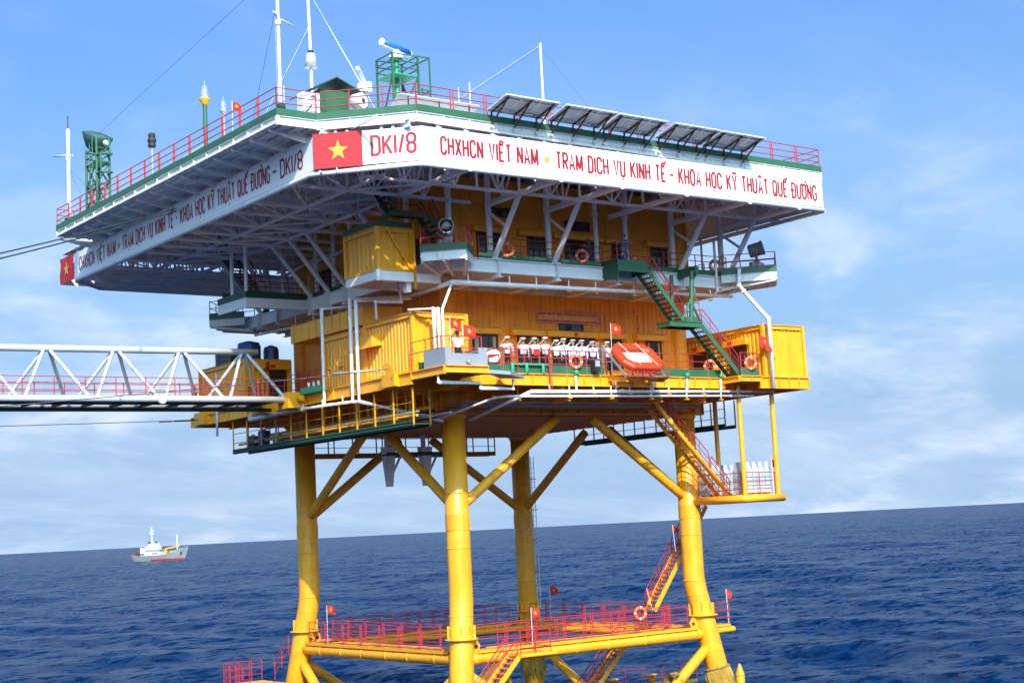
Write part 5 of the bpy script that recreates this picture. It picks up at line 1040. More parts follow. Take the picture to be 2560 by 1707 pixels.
for x0,zi,lab in ((-3.72,31.14,'solar array above the words CHXHCN VIET NAM'),(-.42,31.10,'solar array above the star and the word TRAM'),(2.62,31.06,'solar array above the words DICH VU KINH'),(5.99,31.02,'solar array above the dash on the front board'),(9.0,30.98,'solar array above the words HOC KY THUAT')): solar(lab,x0,zi)
t=solar('dark tilted solar array lying inside the helideck corner railing',-7.3,31.1,4.2,4,-6.4,1.5,.72,2,False,None)
for x in (-6.8,-5.2,-3.6): t.beam('leg',(x,-7.8,30.45),(x,-7.8,31.75),.05,.05,BRK)
# ---------------------------------------------------------------- roof equipment
ZR=30.42
def wire(label,a,b,r=.008,m=CBL,grp=None):
    t=T('guy_wire',label,'wire',a,grp); t.bar('wire',a,b,r,m,5); return t
t=T('radar_tower','green steel radar tower with railed platform and blue scanner','tower',(-4.3,-3,ZR)); TX0,TX1,TY0,TY1=-4.95,-3.55,-3.7,-2.3
for x in (TX0,TX1):
    for y in (TY0,TY1): t.beam('leg',(x,y,ZR),(x,y,35.2),.09,.09,GRN)
t.slab('platform',[(TX0,TY0,34.2),(TX1,TY0,34.2),(TX1,TY1,34.2),(TX0,TY1,34.2)],(0,0,1),.06,TEA)
for z in (34.55,34.85,35.18):
    for a,b in (((TX0,TY0),(TX1,TY0)),((TX1,TY0),(TX1,TY1)),((TX1,TY1),(TX0,TY1)),((TX0,TY1),(TX0,TY0))): t.beam('guard_rail',(*a,z),(*b,z),.05,.05,GRN)
for a,b in (((TX0,TY0),(TX1,TY0)),((TX0,TY1),(TX0,TY0)),((TX1,TY0),(TX1,TY1))): t.beam('brace',(*a,31.5),(*b,34.2),.07,.07,GRN); t.beam('brace',(*b,ZR+.1),(*a,31.6),.07,.07,GRN); t.beam('tie',(*a,32.2),(*b,32.2),.06,.06,GRN)
for z in (33.6,35.2): t.beam('ladder_cage',(TX1,TY0,z),(TX1+.65,TY0,z),.06,.06,GRN); t.beam('ladder_cage',(TX1+.65,TY0,z),(TX1+.65,TY1,z),.06,.06,GRN)
t.beam('ladder_stile',(TX1+.65,TY0,ZR),(TX1+.65,TY0,35.2),.06,.06,GRN); t.beam('ladder_stile',(TX1+.2,TY0,ZR),(TX1+.2,TY0,33.7),.06,.06,GRN)
for i in range(9): t.bar('rung',(TX1+.2,TY0,31+i*.3),(TX1+.65,TY0,31+i*.3),.018,GRN,6)
t.bar('mast',(-4.3,-3,ZR),(-4.3,-3,35.1),.12,TEA,16); t.lathe('mast_flange',(-4.3,-3,35.0),[(.12,0),(.3,.08),(.3,.14)],GRN,16)
t=T('radar_scanner','white and blue rotating radar scanner on the green tower','radar',(-4.3,-3,35.14)); t.lathe('gearbox',(-4.3,-3,35.14),[(.34,0),(.36,.12),(.30,.3),(.16,.42),(.10,.55)],WHT,18)
a,b=V((-5.25,-3.35,35.74)),V((-3.35,-2.65,35.66)); o=t.tube('antenna_bar',[a,b],.17,RBL,18); t.lathe('end_cap',a,[(.175,0),(.175,.05),(.15,.06)],WHT,18,axis=a-b); t.lathe('end_cap',b,[(.175,0),(.175,.05),(.15,.06)],WHT,18,axis=b-a); t.beam('radiating_face',a-V((0,0,.1)),b-V((0,0,.1)),.2,.16,WHT)
t=T('radar_post','green post with white box radar and small scanner behind the tower','radar',(-5.6,-2.2,ZR)); t.bar('post',(-5.6,-2.2,ZR),(-5.6,-2.2,33.6),.13,GRN,14); t.box('gearbox',(-5.85,-2.45,33.6),(-5.35,-1.95,34.05),WHT); t.bar('antenna_bar',(-6.15,-2.55,34.6),(-5.0,-1.5,34.0),.10,WHT,14)
for i in range(8): t.bar('step',(-5.95,-2.2,31+i*.32),(-5.6,-2.2,31+i*.32),.02,GRN,6)
t.bar('step_rail',(-5.95,-2.2,ZR),(-5.95,-2.2,33.5),.025,GRN,6)
t=T('roof_hut','small green hut with dark green pitched roof on the helideck corner','hut',(-9.2,-5,ZR))
t.box('wall',(-9.9,-5.6,ZR),(-8.5,-4.4,32.3),GRN); t.box('door_panel',(-9.7,-5.63,ZR+.2),(-8.7,-5.6,32.0),GRN)
t.mesh('roof',[(-10.6,-5.9,32.1),(-9.2,-5.9,32.85),(-8.0,-5.9,32.35),(-10.6,-4.1,32.1),(-9.2,-4.1,32.85),(-8.0,-4.1,32.35),(-10.6,-5.9,32.05),(-9.2,-5.9,32.79),(-8.0,-5.9,32.29),(-10.6,-4.1,32.05),(-9.2,-4.1,32.79),(-8.0,-4.1,32.29)],[(0,1,4,3),(1,2,5,4),(9,10,7,6),(10,11,8,7),(6,7,1,0),(7,8,2,1),(3,4,10,9),(4,5,11,10),(0,3,9,6),(2,8,11,5)],GRD)
t=T('air_conditioner','white outdoor air conditioner unit beside the green hut','air conditioner',(-10.6,-5.6,ZR)); t.box('case',(-10.95,-5.9,ZR+.35),(-10.1,-5.45,31.95),WHT); t.lathe('fan_grille',(-10.4,-5.9,31.75),[(.12,0),(.12,.02)],GRY,16,axis=V((0,-1,0))); t.box('bracket',(-10.9,-5.85,ZR),(-10.2,-5.5,ZR+.35),GRY); t.bar('handle',(-10.85,-5.93,31.0),(-10.5,-5.93,31.4),.02,BLK,6)
t=T('deck_floodlight','cream round floodlight drum on a stand beside the hut','floodlight',(-8.3,-6.3,ZR)); ax=V((.35,-.9,0)).normalized(); t.lathe('drum',V((-8.35,-6.2,31.75))-ax*.25,[(.30,0),(.36,.05),(.36,.5),(.34,.52)],BEI,24,axis=ax); t.lathe('hub',V((-8.35,-6.2,31.75))+ax*.27,[(.09,0),(.09,.03)],BRK,14,axis=ax)
for s in (-.3,.3): t.bar('stand_leg',(-8.35+s,-6.2,ZR),(-8.35,-6.2,31.5),.03,ALU,8)
t=T('white_mast','tall white mast with a bent crosstree near the hut','mast',(-11.9,-5.75,ZR)); t.bar('pole',(-11.9,-5.75,ZR),(-11.9,-5.75,37.3),.075,WHT,14); t.lathe('collar',(-11.9,-5.75,34.75),[(.1,0),(.13,.03),(.13,.22),(.1,.25)],WHTR,12); t.box('shoe',(-12.05,-5.9,ZR),(-11.75,-5.6,31.3),GRD)
t.tube('crosstree',[(-11.9,-5.75,34.9),(-11.78,-5.6,35.08),(-11.6,-5.5,35.12),(-10.75,-5.1,35.08)],.045,WHT,10); t.tube('crosstree',[(-11.9,-5.75,34.9),(-12.0,-5.85,35.1),(-12.1,-5.95,35.2),(-12.25,-6.05,35.22)],.045,WHT,10)
for s in (-.12,.12): t.bar('clamp_rod',(-11.9+s,-5.85,31.1),(-11.9+s,-5.85,32.1),.02,WHT,6)
t=T('radio_mast','tall steel radio mast with conical skirt behind the hut','mast',(-8.3,-2,ZR)); t.bar('pole',(-8.3,-2,ZR),(-8.3,-2,34.4),.09,ALU,14); t.lathe('skirt',(-8.3,-2,34.45),[(.30,0),(.22,.65),(.1,.7)],ALU,20); t.bar('upper_pole',(-8.3,-2,35.1),(-8.35,-2,38.5),.07,WHT,12); t.lathe('clamp',(-8.3,-2,35.15),[(.13,0),(.13,.12)],BRK,10)
t=T('white_mast','plain white mast behind the solar panels','mast',(2.77,-5,ZR)); t.bar('pole',(2.77,-5,ZR),(2.77,-5,36.4),.055,WHT,12)
for x,h in ((-1.56,33.85),(-2.2,33.5)):
    t=T('whip_antenna','thin white whip antenna standing inside the front railing','antenna',(x,-5,ZR),'whip antennas on the helideck'); t.bar('whip',(x,-5,ZR),(x,-5,h),.025,WHT,6); t.lathe('base',(x,-5,ZR),[(.07,0),(.07,.2),(.03,.25)],GRY,10)
t=T('beige_cabinet','beige rounded cabinet beside the front right helideck railing','cabinet',(16,-5,ZR)); t.box('body',(13.3,-5.2,ZR),(15.6,-3.4,31.75),BEI); t.mesh('roof',[(13.3,-5.2,31.752),(15.6,-5.2,31.752),(15.6,-3.4,31.752),(13.3,-3.4,31.752),(13.7,-4.9,31.95),(15.2,-4.9,31.95),(15.2,-3.7,31.95),(13.7,-3.7,31.95)],[(0,1,5,4),(1,2,6,5),(2,3,7,6),(3,0,4,7),(4,5,6,7)],BEI)
for i in range(4): t.box('panel_seam',(13.7+i*.5,-5.22,ZR+.1),(13.72+i*.5,-5.2,31.7),GRY)
# covered satellite tower on the left edge
t=T('antenna_tower','green ladder tower with covered dish at the far left helideck edge','tower',(-11.9,14.9,30.7)); A=[(-12.3,15.9),(-12.3,14.4),(-11.6,14.4),(-11.6,15.9)]
for i,(x,y) in enumerate(A): t.bar('leg',(x,y,30.5),(x,y,34.7 if i in (1,2) else 34.3),.07,GRN,10)
for j in range(4):
    a,b=A[j],A[(j+1)%4]
    for z0,z1 in ((31.0,32.2),(32.2,33.4)): t.bar('brace',(*a,z0),(*b,z1),.05,GRN,8)
    for z in (31.0,32.2,33.4): t.bar('tie',(*a,z),(*b,z),.05,GRN,8)
    for z in (33.8,34.15): t.bar('guard_rail',(*a,z),(*b,z),.035,GRN,8)
t.slab('platform',[(*A[0],33.4),(*A[1],33.4),(*A[2],33.4),(*A[3],33.4)],(0,0,1),.05,TEA)
for y in (14.75,15.15): t.bar('ladder_stile',(-12.4,y,30.6),(-12.4,y,34.9),.04,GRN,8)
for i in range(13): t.bar('rung',(-12.4,14.75,30.9+i*.3),(-12.4,15.15,30.9+i*.3),.02,GRN,6)
for z in (32.7,33.7): t.tube('side_guard',[(-12.3,14.4,z),(-12.3,13.8,z),(-11.7,13.8,z),(-11.7,14.4,z)],.05,GRN,8)
t.bar('side_guard',(-12.3,13.8,32.7),(-12.3,13.8,33.7),.05,GRN,8)
t=T('covered_dish','dark green tarpaulin covered dish on top of the ladder tower','antenna',(-11.9,15.4,34.2)); c=V((-11.9,15.3,34.95)); vs=[];fs=[];rn=random.Random(3)
prof=[(.25,-.85),(.62,-.62),(.92,-.25),(1.08,.05),(1.05,.14),(.6,.24),(.02,.28)]; sg=20; ax=V((.1,-.36,.93)).normalized(); sd,u,d=frame_of(ax)
for i,(r_,h_) in enumerate(prof):
    for k in range(sg): a=2*PI*k/sg; j=1+rn.uniform(-.05,.05); e=1.35 if True else 1; vs.append(c+d*h_+(u*math.cos(a)*r_*.85+sd*math.sin(a)*r_*.7)*j)
for i in range(len(prof)-1):
    for k in range(sg): fs.append((i*sg+k,i*sg+(k+1)%sg,(i+1)*sg+(k+1)%sg,(i+1)*sg+k))
TARP=paint('tarpaulin_green',(0.035,0.10,0.085),0.6,0.2,bump=.3)
t.mesh('tarpaulin',vs,fs,TARP,True); t.bar('pedestal',(-11.9,15.2,33.45),(-11.9,15.25,34.3),.15,GRN,12); t.lathe('camera_ball',(-11.9,14.1,34.2),[(.02,0),(.13,.06),(.16,.16),(.12,.27),(.02,.32)],ALU,16)
t=T('white_mast','slim white mast with crosstree at the far left helideck corner','mast',(-12.2,18.9,ZR)); t.bar('pole',(-12.2,18.9,ZR),(-12.2,18.9,35.9),.10,WHT,12); t.bar('upper_pole',(-12.2,18.9,35.7),(-12.2,18.9,37.0),.03,BRK,8); t.lathe('insulator',(-12.2,18.9,35.75),[(.09,0),(.12,.1),(.12,.4),(.06,.5)],WHTR,12); t.tube('crosstree',[(-12.2,18.9,34.6),(-12.2,19.1,34.8),(-12.2,21.2,35.2)],.045,WHT,8); t.bar('crosstree',(-12.2,18.9,34.7),(-12.2,18.2,34.6),.04,WHT,8); t.lathe('collar',(-12.2,18.9,34.4),[(.12,0),(.14,.03),(.14,.3),(.12,.33)],WHT,12); t.box('shoe',(-12.4,18.7,ZR),(-12.0,19.1,31.2),GRD)
def beacon(label,x,y,z,pm,cm,s=1.0,zb=ZR):
    t=T('beacon_lamp',label,'beacon',(x,y,zb)); t.bar('post',(x,y,zb),(x,y,z),.085*s,pm,14); t.lathe('collar',(x,y,z-.05),[(.10*s,0),(.10*s,.08*s),(.22*s,.22*s),(.22*s,.28*s),(.15*s,.30*s)],cm,20); t.lathe('lens',(x,y,z+.24*s),[(.15*s,0),(.16*s,.1*s),(.16*s,.42*s),(.10*s,.54*s),(.02*s,.58*s)],CLR,20); t.bar('bulb',(x,y,z+.25*s),(x,y,z+.6*s),.05*s,ALU,10); t.bar('spike',(x,y,z+.8*s),(x,y,z+.98*s),.008,ALU,5); return t
beacon('clear beacon lamp with yellow collar on a green post','-' and -12.1,1.3,33.1,GRN,YEL,1.15); beacon('clear beacon lamp on a grey flanged post behind the left railing',-9.4,5.0,33.9,GRY,STL,.9)
t=T('black_beacon','black stacked beacon on a thin grey post behind the left railing','beacon',(-8.5,16,ZR)); t.bar('post',(-8.5,16,ZR),(-8.5,16,34.9),.075,GRY,12); t.lathe('lamp',(-8.5,16,34.9),[(.13,0),(.22,.05),(.22,.2),(.15,.25),(.24,.32),(.24,.5),(.15,.55),(.2,.62),(.2,.78),(.08,.85)],BLK,18)
t=T('white_pole','thin white pole with flat yards behind the left railing','pole',(-9.8,6.4,ZR)); t.bar('pole',(-9.8,6.4,ZR),(-9.8,6.4,33.1),.05,WHT,8); t.bar('yard',(-9.8,6.0,32.7),(-9.8,9.0,32.6),.02,WHT,6)
for x,y,z,L in ((-9.5,5,35.2,1.2),(-9.0,-1,35.3,1.4)):
    pass
GW='thin guy wires on the helideck'
wire('thin guy wire from the radio mast down to the floodlight',(-8.35,-2,38.2),(-7.95,-6.2,32.3),.012,ALU); wire('thin guy wire from the radio mast down to the railing corner',(-8.35,-2,38.2),(-6.6,-5.2,31.4),.012,ALU); wire('thin guy wire from the radio mast crossing to the left railing',(-8.3,-2,36.5),(-12.1,-4.5,31.0),.012,ALU)
wire('thin guy wire from the crosstree mast down to the left edge',(-12.2,-6.0,35.1),(-12.0,-3.2,31.0),.009); wire('thin guy wire from the crosstree end down to the deck',(-12.2,-6.05,35.0),(-11.95,-5.6,31.2),.009,ALU); wire('long thin aerial wire from the tall mast to the far left mast',(-11.9,-5.75,37.2),(-12.2,17.0,34.6),.008)
wire('thin stay from the plain mast toward the radar tower',(2.77,-5,36.3),(-2.0,-5,33.1),.009,ALU); wire('second thin stay from the plain mast toward the whip antenna',(2.77,-5,36.2),(-2.3,-4.4,32.7),.007,CBL); wire('thin stay from the plain mast to the solar arrays',(2.77,-5,36.2),(5.9,-7,31.0),.007,CBL)
wire('thin stay from the far left mast to the deck',(-12.2,18.9,34.0),(-12.2,15.8,31.0),.008); wire('second thin stay from the far left mast to the deck',(-12.2,18.9,34.0),(-11.2,15.2,31.0),.008)
# ---------------------------------------------------------------- flags
def flag(label,base,top,dirv,w,h,seed,pole=True,pm=WHT):
    """pole from base to top; cloth hoisted below the top, flying along dirv"""
    base,top=V(base),V(top); d=V(dirv).normalized(); t=T('flag',label,'flag',base); rn=random.Random(seed); ph=rn.random()*6; n=V((-d.y,d.x,0)); droop=rn.uniform(.15,.35)
    if pole: t.bar('pole',base,top,.014,pm,8)
    def P(u,v,o=0):
        s=.10*u*math.sin(u*7+v*2+ph); return top-V((0,0,.02+h*v+droop*w*u*u))+d*(w*u*(.92-.1*math.sin(ph)))+n*(s*w*1.6+.04*math.sin(v*5+ph)*u+o)
    vs=[];fs=[];N,M_=14,8
    for i in range(N+1):
        for j in range(M_+1): vs.append(P(i/N,j/M_))
    for i in range(N):
        for j in range(M_): fs.append((i*(M_+1)+j,i*(M_+1)+j+1,(i+1)*(M_+1)+j+1,(i+1)*(M_+1)+j))
    cl=t.mesh('cloth',vs,fs,FLC,True)
    for o,nm in ((.012,'star'),(-.012,'star')):
        vs=[P(.5,.5,o)];fs=[]
        for i in range(10):
            a=PI/2+i*PI/5; q=(.30 if i%2==0 else .12)*h; vs.append(P(.5+math.cos(a)*q/w,.5-math.sin(a)*q/h,o))
        fs=[(0,1+i,1+(i+1)%10) for i in range(10)]; t.mesh(nm,vs,fs,STA)
    return t
CR=V((.81,-.59,0))
flag('red star flag on the corner platform behind the lone saluting person',(-3.42,-5.2,ZD),(-3.42,-5.2,22.62),(.8,-.4,0),.62,.5,1); flag('red star flag spread beside the lone saluting person',(-2.31,-4.6,ZD),(-2.31,-4.6,22.4),(.9,-.5,0),.72,.55,4)
flag('red star flag on a white pole beside the orange raft',(6.95,-4.05,ZD),(6.99,-4.05,22.9),(.8,-.5,0),.62,.5,3); flag('red star flag tied to the tall pipe at the right container',(15.7,-5.62,22.36),(15.7,-5.62,22.38),(1,-.1,0),.95,.55,8,False)
flag('red flag flying over the raft platform floats',(17.5,-4.2,14.2),(17.45,-4.2,16.05),(.5,.3,0),.6,.42,5); flag('small red flag over the rear right corner of the low walkway',(15.6,13.5,7.3),(15.6,13.5,9.4),(.3,-.5,0),.55,.42,6)
flag('small red flag on the front low walkway railing',(3.34,-1.1,7.3),(3.34,-1.1,9.1),(.35,-.25,0),.5,.42,7); flag('small red flag on the walkway stub beyond the battered leg',(17.05,-.55,7.3),(17.0,-.55,9.15),(.25,.1,0),.55,.45,9)
flag('small dark red flag on the rear low walkway beside the far left leg',(-.5,12.45,7.3),(-.5,12.45,9.35),(.2,-.2,0),.5,.4,10); flag('red flag on the shaded stairs behind the battered leg',(15.0,1.1,11.3),(14.88,1.1,12.75),(.5,.1,0),.5,.38,11); flag('red rolled flag at the foot of the shaded stairs',(13.0,1.0,8.2),(12.66,1.0,9.45),(.12,.05,0),.5,.4,12)
flag('small red flag on the left helideck railing',(-12.28,-1.9,30.9),(-12.28,-1.9,32.4),(.5,-.2,0),.5,.4,13); flag('red flag drooping at the far left container door',(-3.2,13.0,ZD),(-3.25,13.0,22.75),(-.4,-.2,0),.5,.42,14,pm=REDD)
# ---------------------------------------------------------------- lifebuoys
def buoy(label,c,nv,r=.29):
    t=T('lifebuoy',label,'lifebuoy',c); c=V(c); sd,u,d=frame_of(V(nv)); vs=[];fs=[];mi=[];A,B_=32,12; k=.085
    for i in range(A):
        a=2*PI*i/A; rad=sd*math.cos(a)+u*math.sin(a)
        for j in range(B_):
            b=2*PI*j/B_; vs.append(c+rad*(r+k*math.cos(b))+d*(k*.75*math.sin(b)))
    for i in range(A):
        for j in range(B_): fs.append((i*B_+j,((i+1)%A)*B_+j,((i+1)%A)*B_+(j+1)%B_,i*B_+(j+1)%B_)); mi.append(1 if i%8 in (0,) else 0)
    t.mesh('ring',vs,fs,[ORB,CAPW],True,mi=mi)
    for a in (PI/2,PI*7/6,PI*11/6): t.bar('holder_arm',c-d*.05,c-d*.05+(sd*math.cos(a)+u*math.sin(a))*r*1.1,.025,RED,8)
    return t
buoy('orange lifebuoy on the railing before the white uniformed sailors',(4.46,-4.30,20.88),(-.3,-1,0)); buoy('shaded lifebuoy hung behind the green stairs on the main deck',(14.5,-3.1,21.0),(-.5,-1,0)); buoy('orange lifebuoy on the landing railing beside the right container',(15.1,-5.52,20.9),(-.3,-1,0))
buoy('lifebuoy behind the knee brace on the upper deck railing',(.9,-3.98,26.2),(-.3,-1,0)); buoy('lifebuoy on the upper deck railing before the dark doorway',(5.46,-3.98,26.2),(-.3,-1,0)); buoy('lifebuoy at the right end of the upper deck railing',(14.5,-3.98,26.25),(-.3,-1,0))
buoy('lifebuoy on the front low walkway railing',(10.63,-.75,8.3),(-.3,-1,0)); buoy('red lifebuoy seen edge on along the footbridge railing',(-9.3,9.45,20.7),(-1,.1,0)); buoy('lifebuoy on the low landing beyond the stairs',(8.9,-3.98,26.1),(-.2,-1,0),.2)
# ---------------------------------------------------------------- orange raft and deck gear
def octa(w,h,c): return [(-w/2+c,-h/2),(w/2-c,-h/2),(w/2,-h/2+c),(w/2,h/2-c),(w/2-c,h/2),(-w/2+c,h/2),(-w/2,h/2-c),(-w/2,-h/2+c)]
t=T('rescue_float','bright orange rectangular rescue float leaning on its launching cradle','life raft',(7.7,-5,20.4))
ru=V((1,0,0)); rv=V((0,.72,.69)).normalized(); rn_=ru.cross(rv).normalized()*1; rn_=V((0,-rv.z,rv.y)); rc=V((7.75,-5.0,21.02))
prof=[(0,0),(-.06,.10),(-.06,.26),(.04,.36),(.30,.36),(.40,.28),(.42,.1),(.40,0)]     # (inset from the outer edge, height)
vs=[];fs=[];n=8
for ins,hh in prof:
    for a,b in octa(2.55-2*ins,1.85-2*ins,.42-ins*.55 if ins<.6 else .1): vs.append(rc+ru*a+rv*b+rn_*(hh-.1))
for i in range(len(prof)-1):
    for k in range(n): fs.append((i*n+k,i*n+(k+1)%n,(i+1)*n+(k+1)%n,(i+1)*n+k))
fl=t.mesh('float_ring',vs,fs,ORG); 
bv=fl.modifiers.new('bevel','BEVEL'); bv.width=.04; bv.segments=2
t.slab('net_floor',[rc+ru*a+rv*b-rn_*.02 for a,b in octa(1.74,1.04,.18)],rn_,.02,CAN)
for i in range(9): a=-.78+i*.195; t.bar('net_line',rc+ru*a+rv*.5+rn_*.06,rc+ru*a-rv*.5+rn_*.04,.008,CAPW,5)
for i in range(5): b=-.4+i*.2; t.bar('net_line',rc-ru*.83+rv*b+rn_*.05,rc+ru*.83+rv*b+rn_*.05,.008,CAPW,5)
for i in range(14): a=-.72+i*.115; t.bar('grab_loop',rc+ru*a+rv*.5+rn_*.25,rc+ru*(a+.03)+rv*.38+rn_*.10,.012,BLK,5)
for a in (-.75,.35): t.tube('lashing_rope',[rc+ru*a+rv*1.0+rn_*.1,rc+ru*a+rv*.9+rn_*.29,rc+ru*(a+.3)-rv*.85+rn_*.29,rc+ru*(a+.32)-rv*.98+rn_*.05],.013,CAN,6)
t=T('raft_cradle','grey and red launching cradle under the orange float','cradle',(7.7,-4.6,ZD))
for x in (6.45,9.0): t.beam('slide_rail',(x,-3.95,21.75),(x,-5.75,19.95),.07,.10,STL); t.beam('upright',(x,-3.95,ZD),(x,-3.95,21.75),.06,.06,STL); t.beam('cross_tie',(x,-3.95,20.9),(x,-4.8,20.9),.05,.05,STL); t.beam('upright',(x,-4.6,ZD),(x,-4.6,21.05),.05,.05,STL)
for z,y in ((20.02,-5.85),(20.25,-5.9)): t.bar('bumper_rail',(6.3,y,z),(9.1,y,z),.025,RED,8)
for i in range(6): t.bar('bumper_post',(6.35+i*.54,-5.85,20.0),(6.35+i*.54,-5.92,20.35),.018,RED,6)
t.bar('bumper_rail',(6.3,-5.85,20.02),(6.3,-4.6,20.4),.02,RED,6); t.bar('bumper_rail',(9.1,-5.85,20.02),(9.1,-4.6,20.4),.02,RED,6); t.box('base_plate',(6.4,-5.8,19.98),(9.0,-5.2,20.02),LAM)
for x in (6.5,7.75,8.95): t.ibeam('bracket_beam',(x,-5.7,19.98),(x,-4.1,20.2),.2,.14,YEL)
t=T('liferaft_canister','white canvas covered life raft canister on a red cradle','life raft',(-.25,-3.9,20.9)); ax=V((-.35,-.93,0)).normalized(); c0=V((-.2,-3.75,21.05))
t.lathe('drum',c0-ax*.45,[(.30,0),(.36,.04),(.37,.1),(.37,.8),(.36,.86),(.28,.92)],CAN,28,axis=ax); vs=[];fs=[]; rn=random.Random(2); sd,u,d=frame_of(ax)
for i in range(9):
    for k in range(15):
        a=PI*(k/14)*1.1-.05*PI; r_=.40+.02*math.sin(i*3+k*1.3)+rn.uniform(-.008,.008); vs.append(c0-ax*.52+ax*(1.02*i/8)+sd*math.cos(a)*r_+u*math.sin(a)*r_)
for i in range(8):
    for k in range(14): fs.append((i*15+k,(i+1)*15+k,(i+1)*15+k+1,i*15+k+1))
t.mesh('canvas_cover',vs,fs,CAN,True)
for s in (-.3,.3): t.tube('cradle_hoop',[c0+ax*s+sd*.42+V((0,0,.1)),c0+ax*s+sd*.40-V((0,0,.25)),c0+ax*s-V((0,0,.42)),c0+ax*s-sd*.40-V((0,0,.25)),c0+ax*s-sd*.42+V((0,0,.1))],.025,RED,8)
for s in (-.25,.25): t.bar('cradle_rail',c0+sd*s-ax*.5-V((0,0,.44)),c0+sd*s+ax*.5-V((0,0,.44)),.03,ORG,8); t.bar('cradle_leg',c0+sd*s-V((0,0,.44)),V(((c0+sd*s).x,(c0+sd*s).y,ZD)),.03,RED,8)
t.tube('end_hoop',[c0+ax*.5+sd*.26-V((0,0,.3)),c0+ax*.52+sd*.25+V((0,0,.05)),c0+ax*.52-sd*.25+V((0,0,.05)),c0+ax*.5-sd*.26-V((0,0,.3))],.02,RED,8)
t=T('red_ladder_stand','red steel ladder stand beside the life raft canister','stand',(.9,-4.2,ZD))
for x in (.55,.95): t.bar('stile',(x,-4.3,ZD),(x,-4.3,21.6),.028,RED,8)
for i in range(4): t.bar('rung',(.55,-4.3,20.5+i*.25),(.95,-4.3,20.5+i*.25),.02,RED,6)
t.bar('sloping_arm',(-.2,-4.2,21.3),(.95,-4.3,21.6),.025,RED,8)
t=T('red_davit_hook','slim red davit with a hanging hook over the deck edge','hook',(2.7,-4.5,ZD)); t.bar('post',(2.72,-4.42,ZD-.4),(2.72,-4.42,21.4),.03,RED,8); t.tube('arm',[(2.72,-4.42,21.4),(2.7,-4.55,21.45),(2.68,-4.62,21.2)],.025,RED,8); t.tube('hook',[(2.68,-4.62,20.6),(2.68,-4.62,19.6),(2.68,-4.6,19.42),(2.62,-4.55,19.36),(2.56,-4.55,19.42),(2.55,-4.55,19.52)],.026,RED,8)
for x in (2.62,2.85): t.bar('ladder_stile',(x,-4.3,20.4),(x,-4.3,21.3),.02,RED,6)
t=T('deck_floodlight','black boxed floodlight with pale glass below the sailors','floodlight',(5.55,-4.5,20.4)); t.box('case',(5.35,-4.62,20.38),(5.72,-4.36,20.94),BLK); t.box('glass',(5.40,-4.64,20.62),(5.68,-4.615,20.92),LNS); t.box('bracket',(5.45,-4.36,20.3),(5.62,-4.2,20.6),GRN)
t=T('fender_rack','bright green pipe fender rack on the deck edge below the officers','rack',(1.4,-4.3,20.4))
for x in (.61,1.44,2.42): t.bar('post',(x,-4.32,ZD),(x,-4.32,20.72),.09,TEA,14)
t.bar('bar',(.61,-4.32,20.66),(2.75,-4.32,20.66),.05,TEA,10)
for x,lab in ((4.35,'under the lifebuoy'),(11.6,'at the middle railing'),(14.0,'at the stairs foot')):
    t=T('drain_cap','bright green drain cap on the deck edge '+lab,'cap',(x,-4.3,20.3)); t.lathe('cap',(x,-4.42,20.2),[(.12,0),(.12,.2),(.09,.24)],TEA,14)
t=T('fire_hose_box','green hose reels on the left deck edge by the bridge','hose box',(-4.9,5.2,20.3)); t.box('tray',(-5.1,4.2,20.2),(-4.75,6.1,20.5),TEA)
for y in (4.5,5.0,5.5): t.bar('valve',(-4.9,y,20.5),(-4.9,y,20.75),.06,WHT,10)
t=T('duct_elbow','white pipe elbow hung below the left side of the helideck','pipe',(-9.7,7,29.6)); t.tube('run',[(-9.6,2.6,29.75),(-9.6,9.2,29.75),(-9.6,9.6,29.6),(-9.6,9.7,29.3)],.2,WHTR,14); t.tube('run',[(-9.6,2.6,29.75),(-9.6,2.2,29.6),(-9.6,2.1,29.2)],.2,WHTR,14)
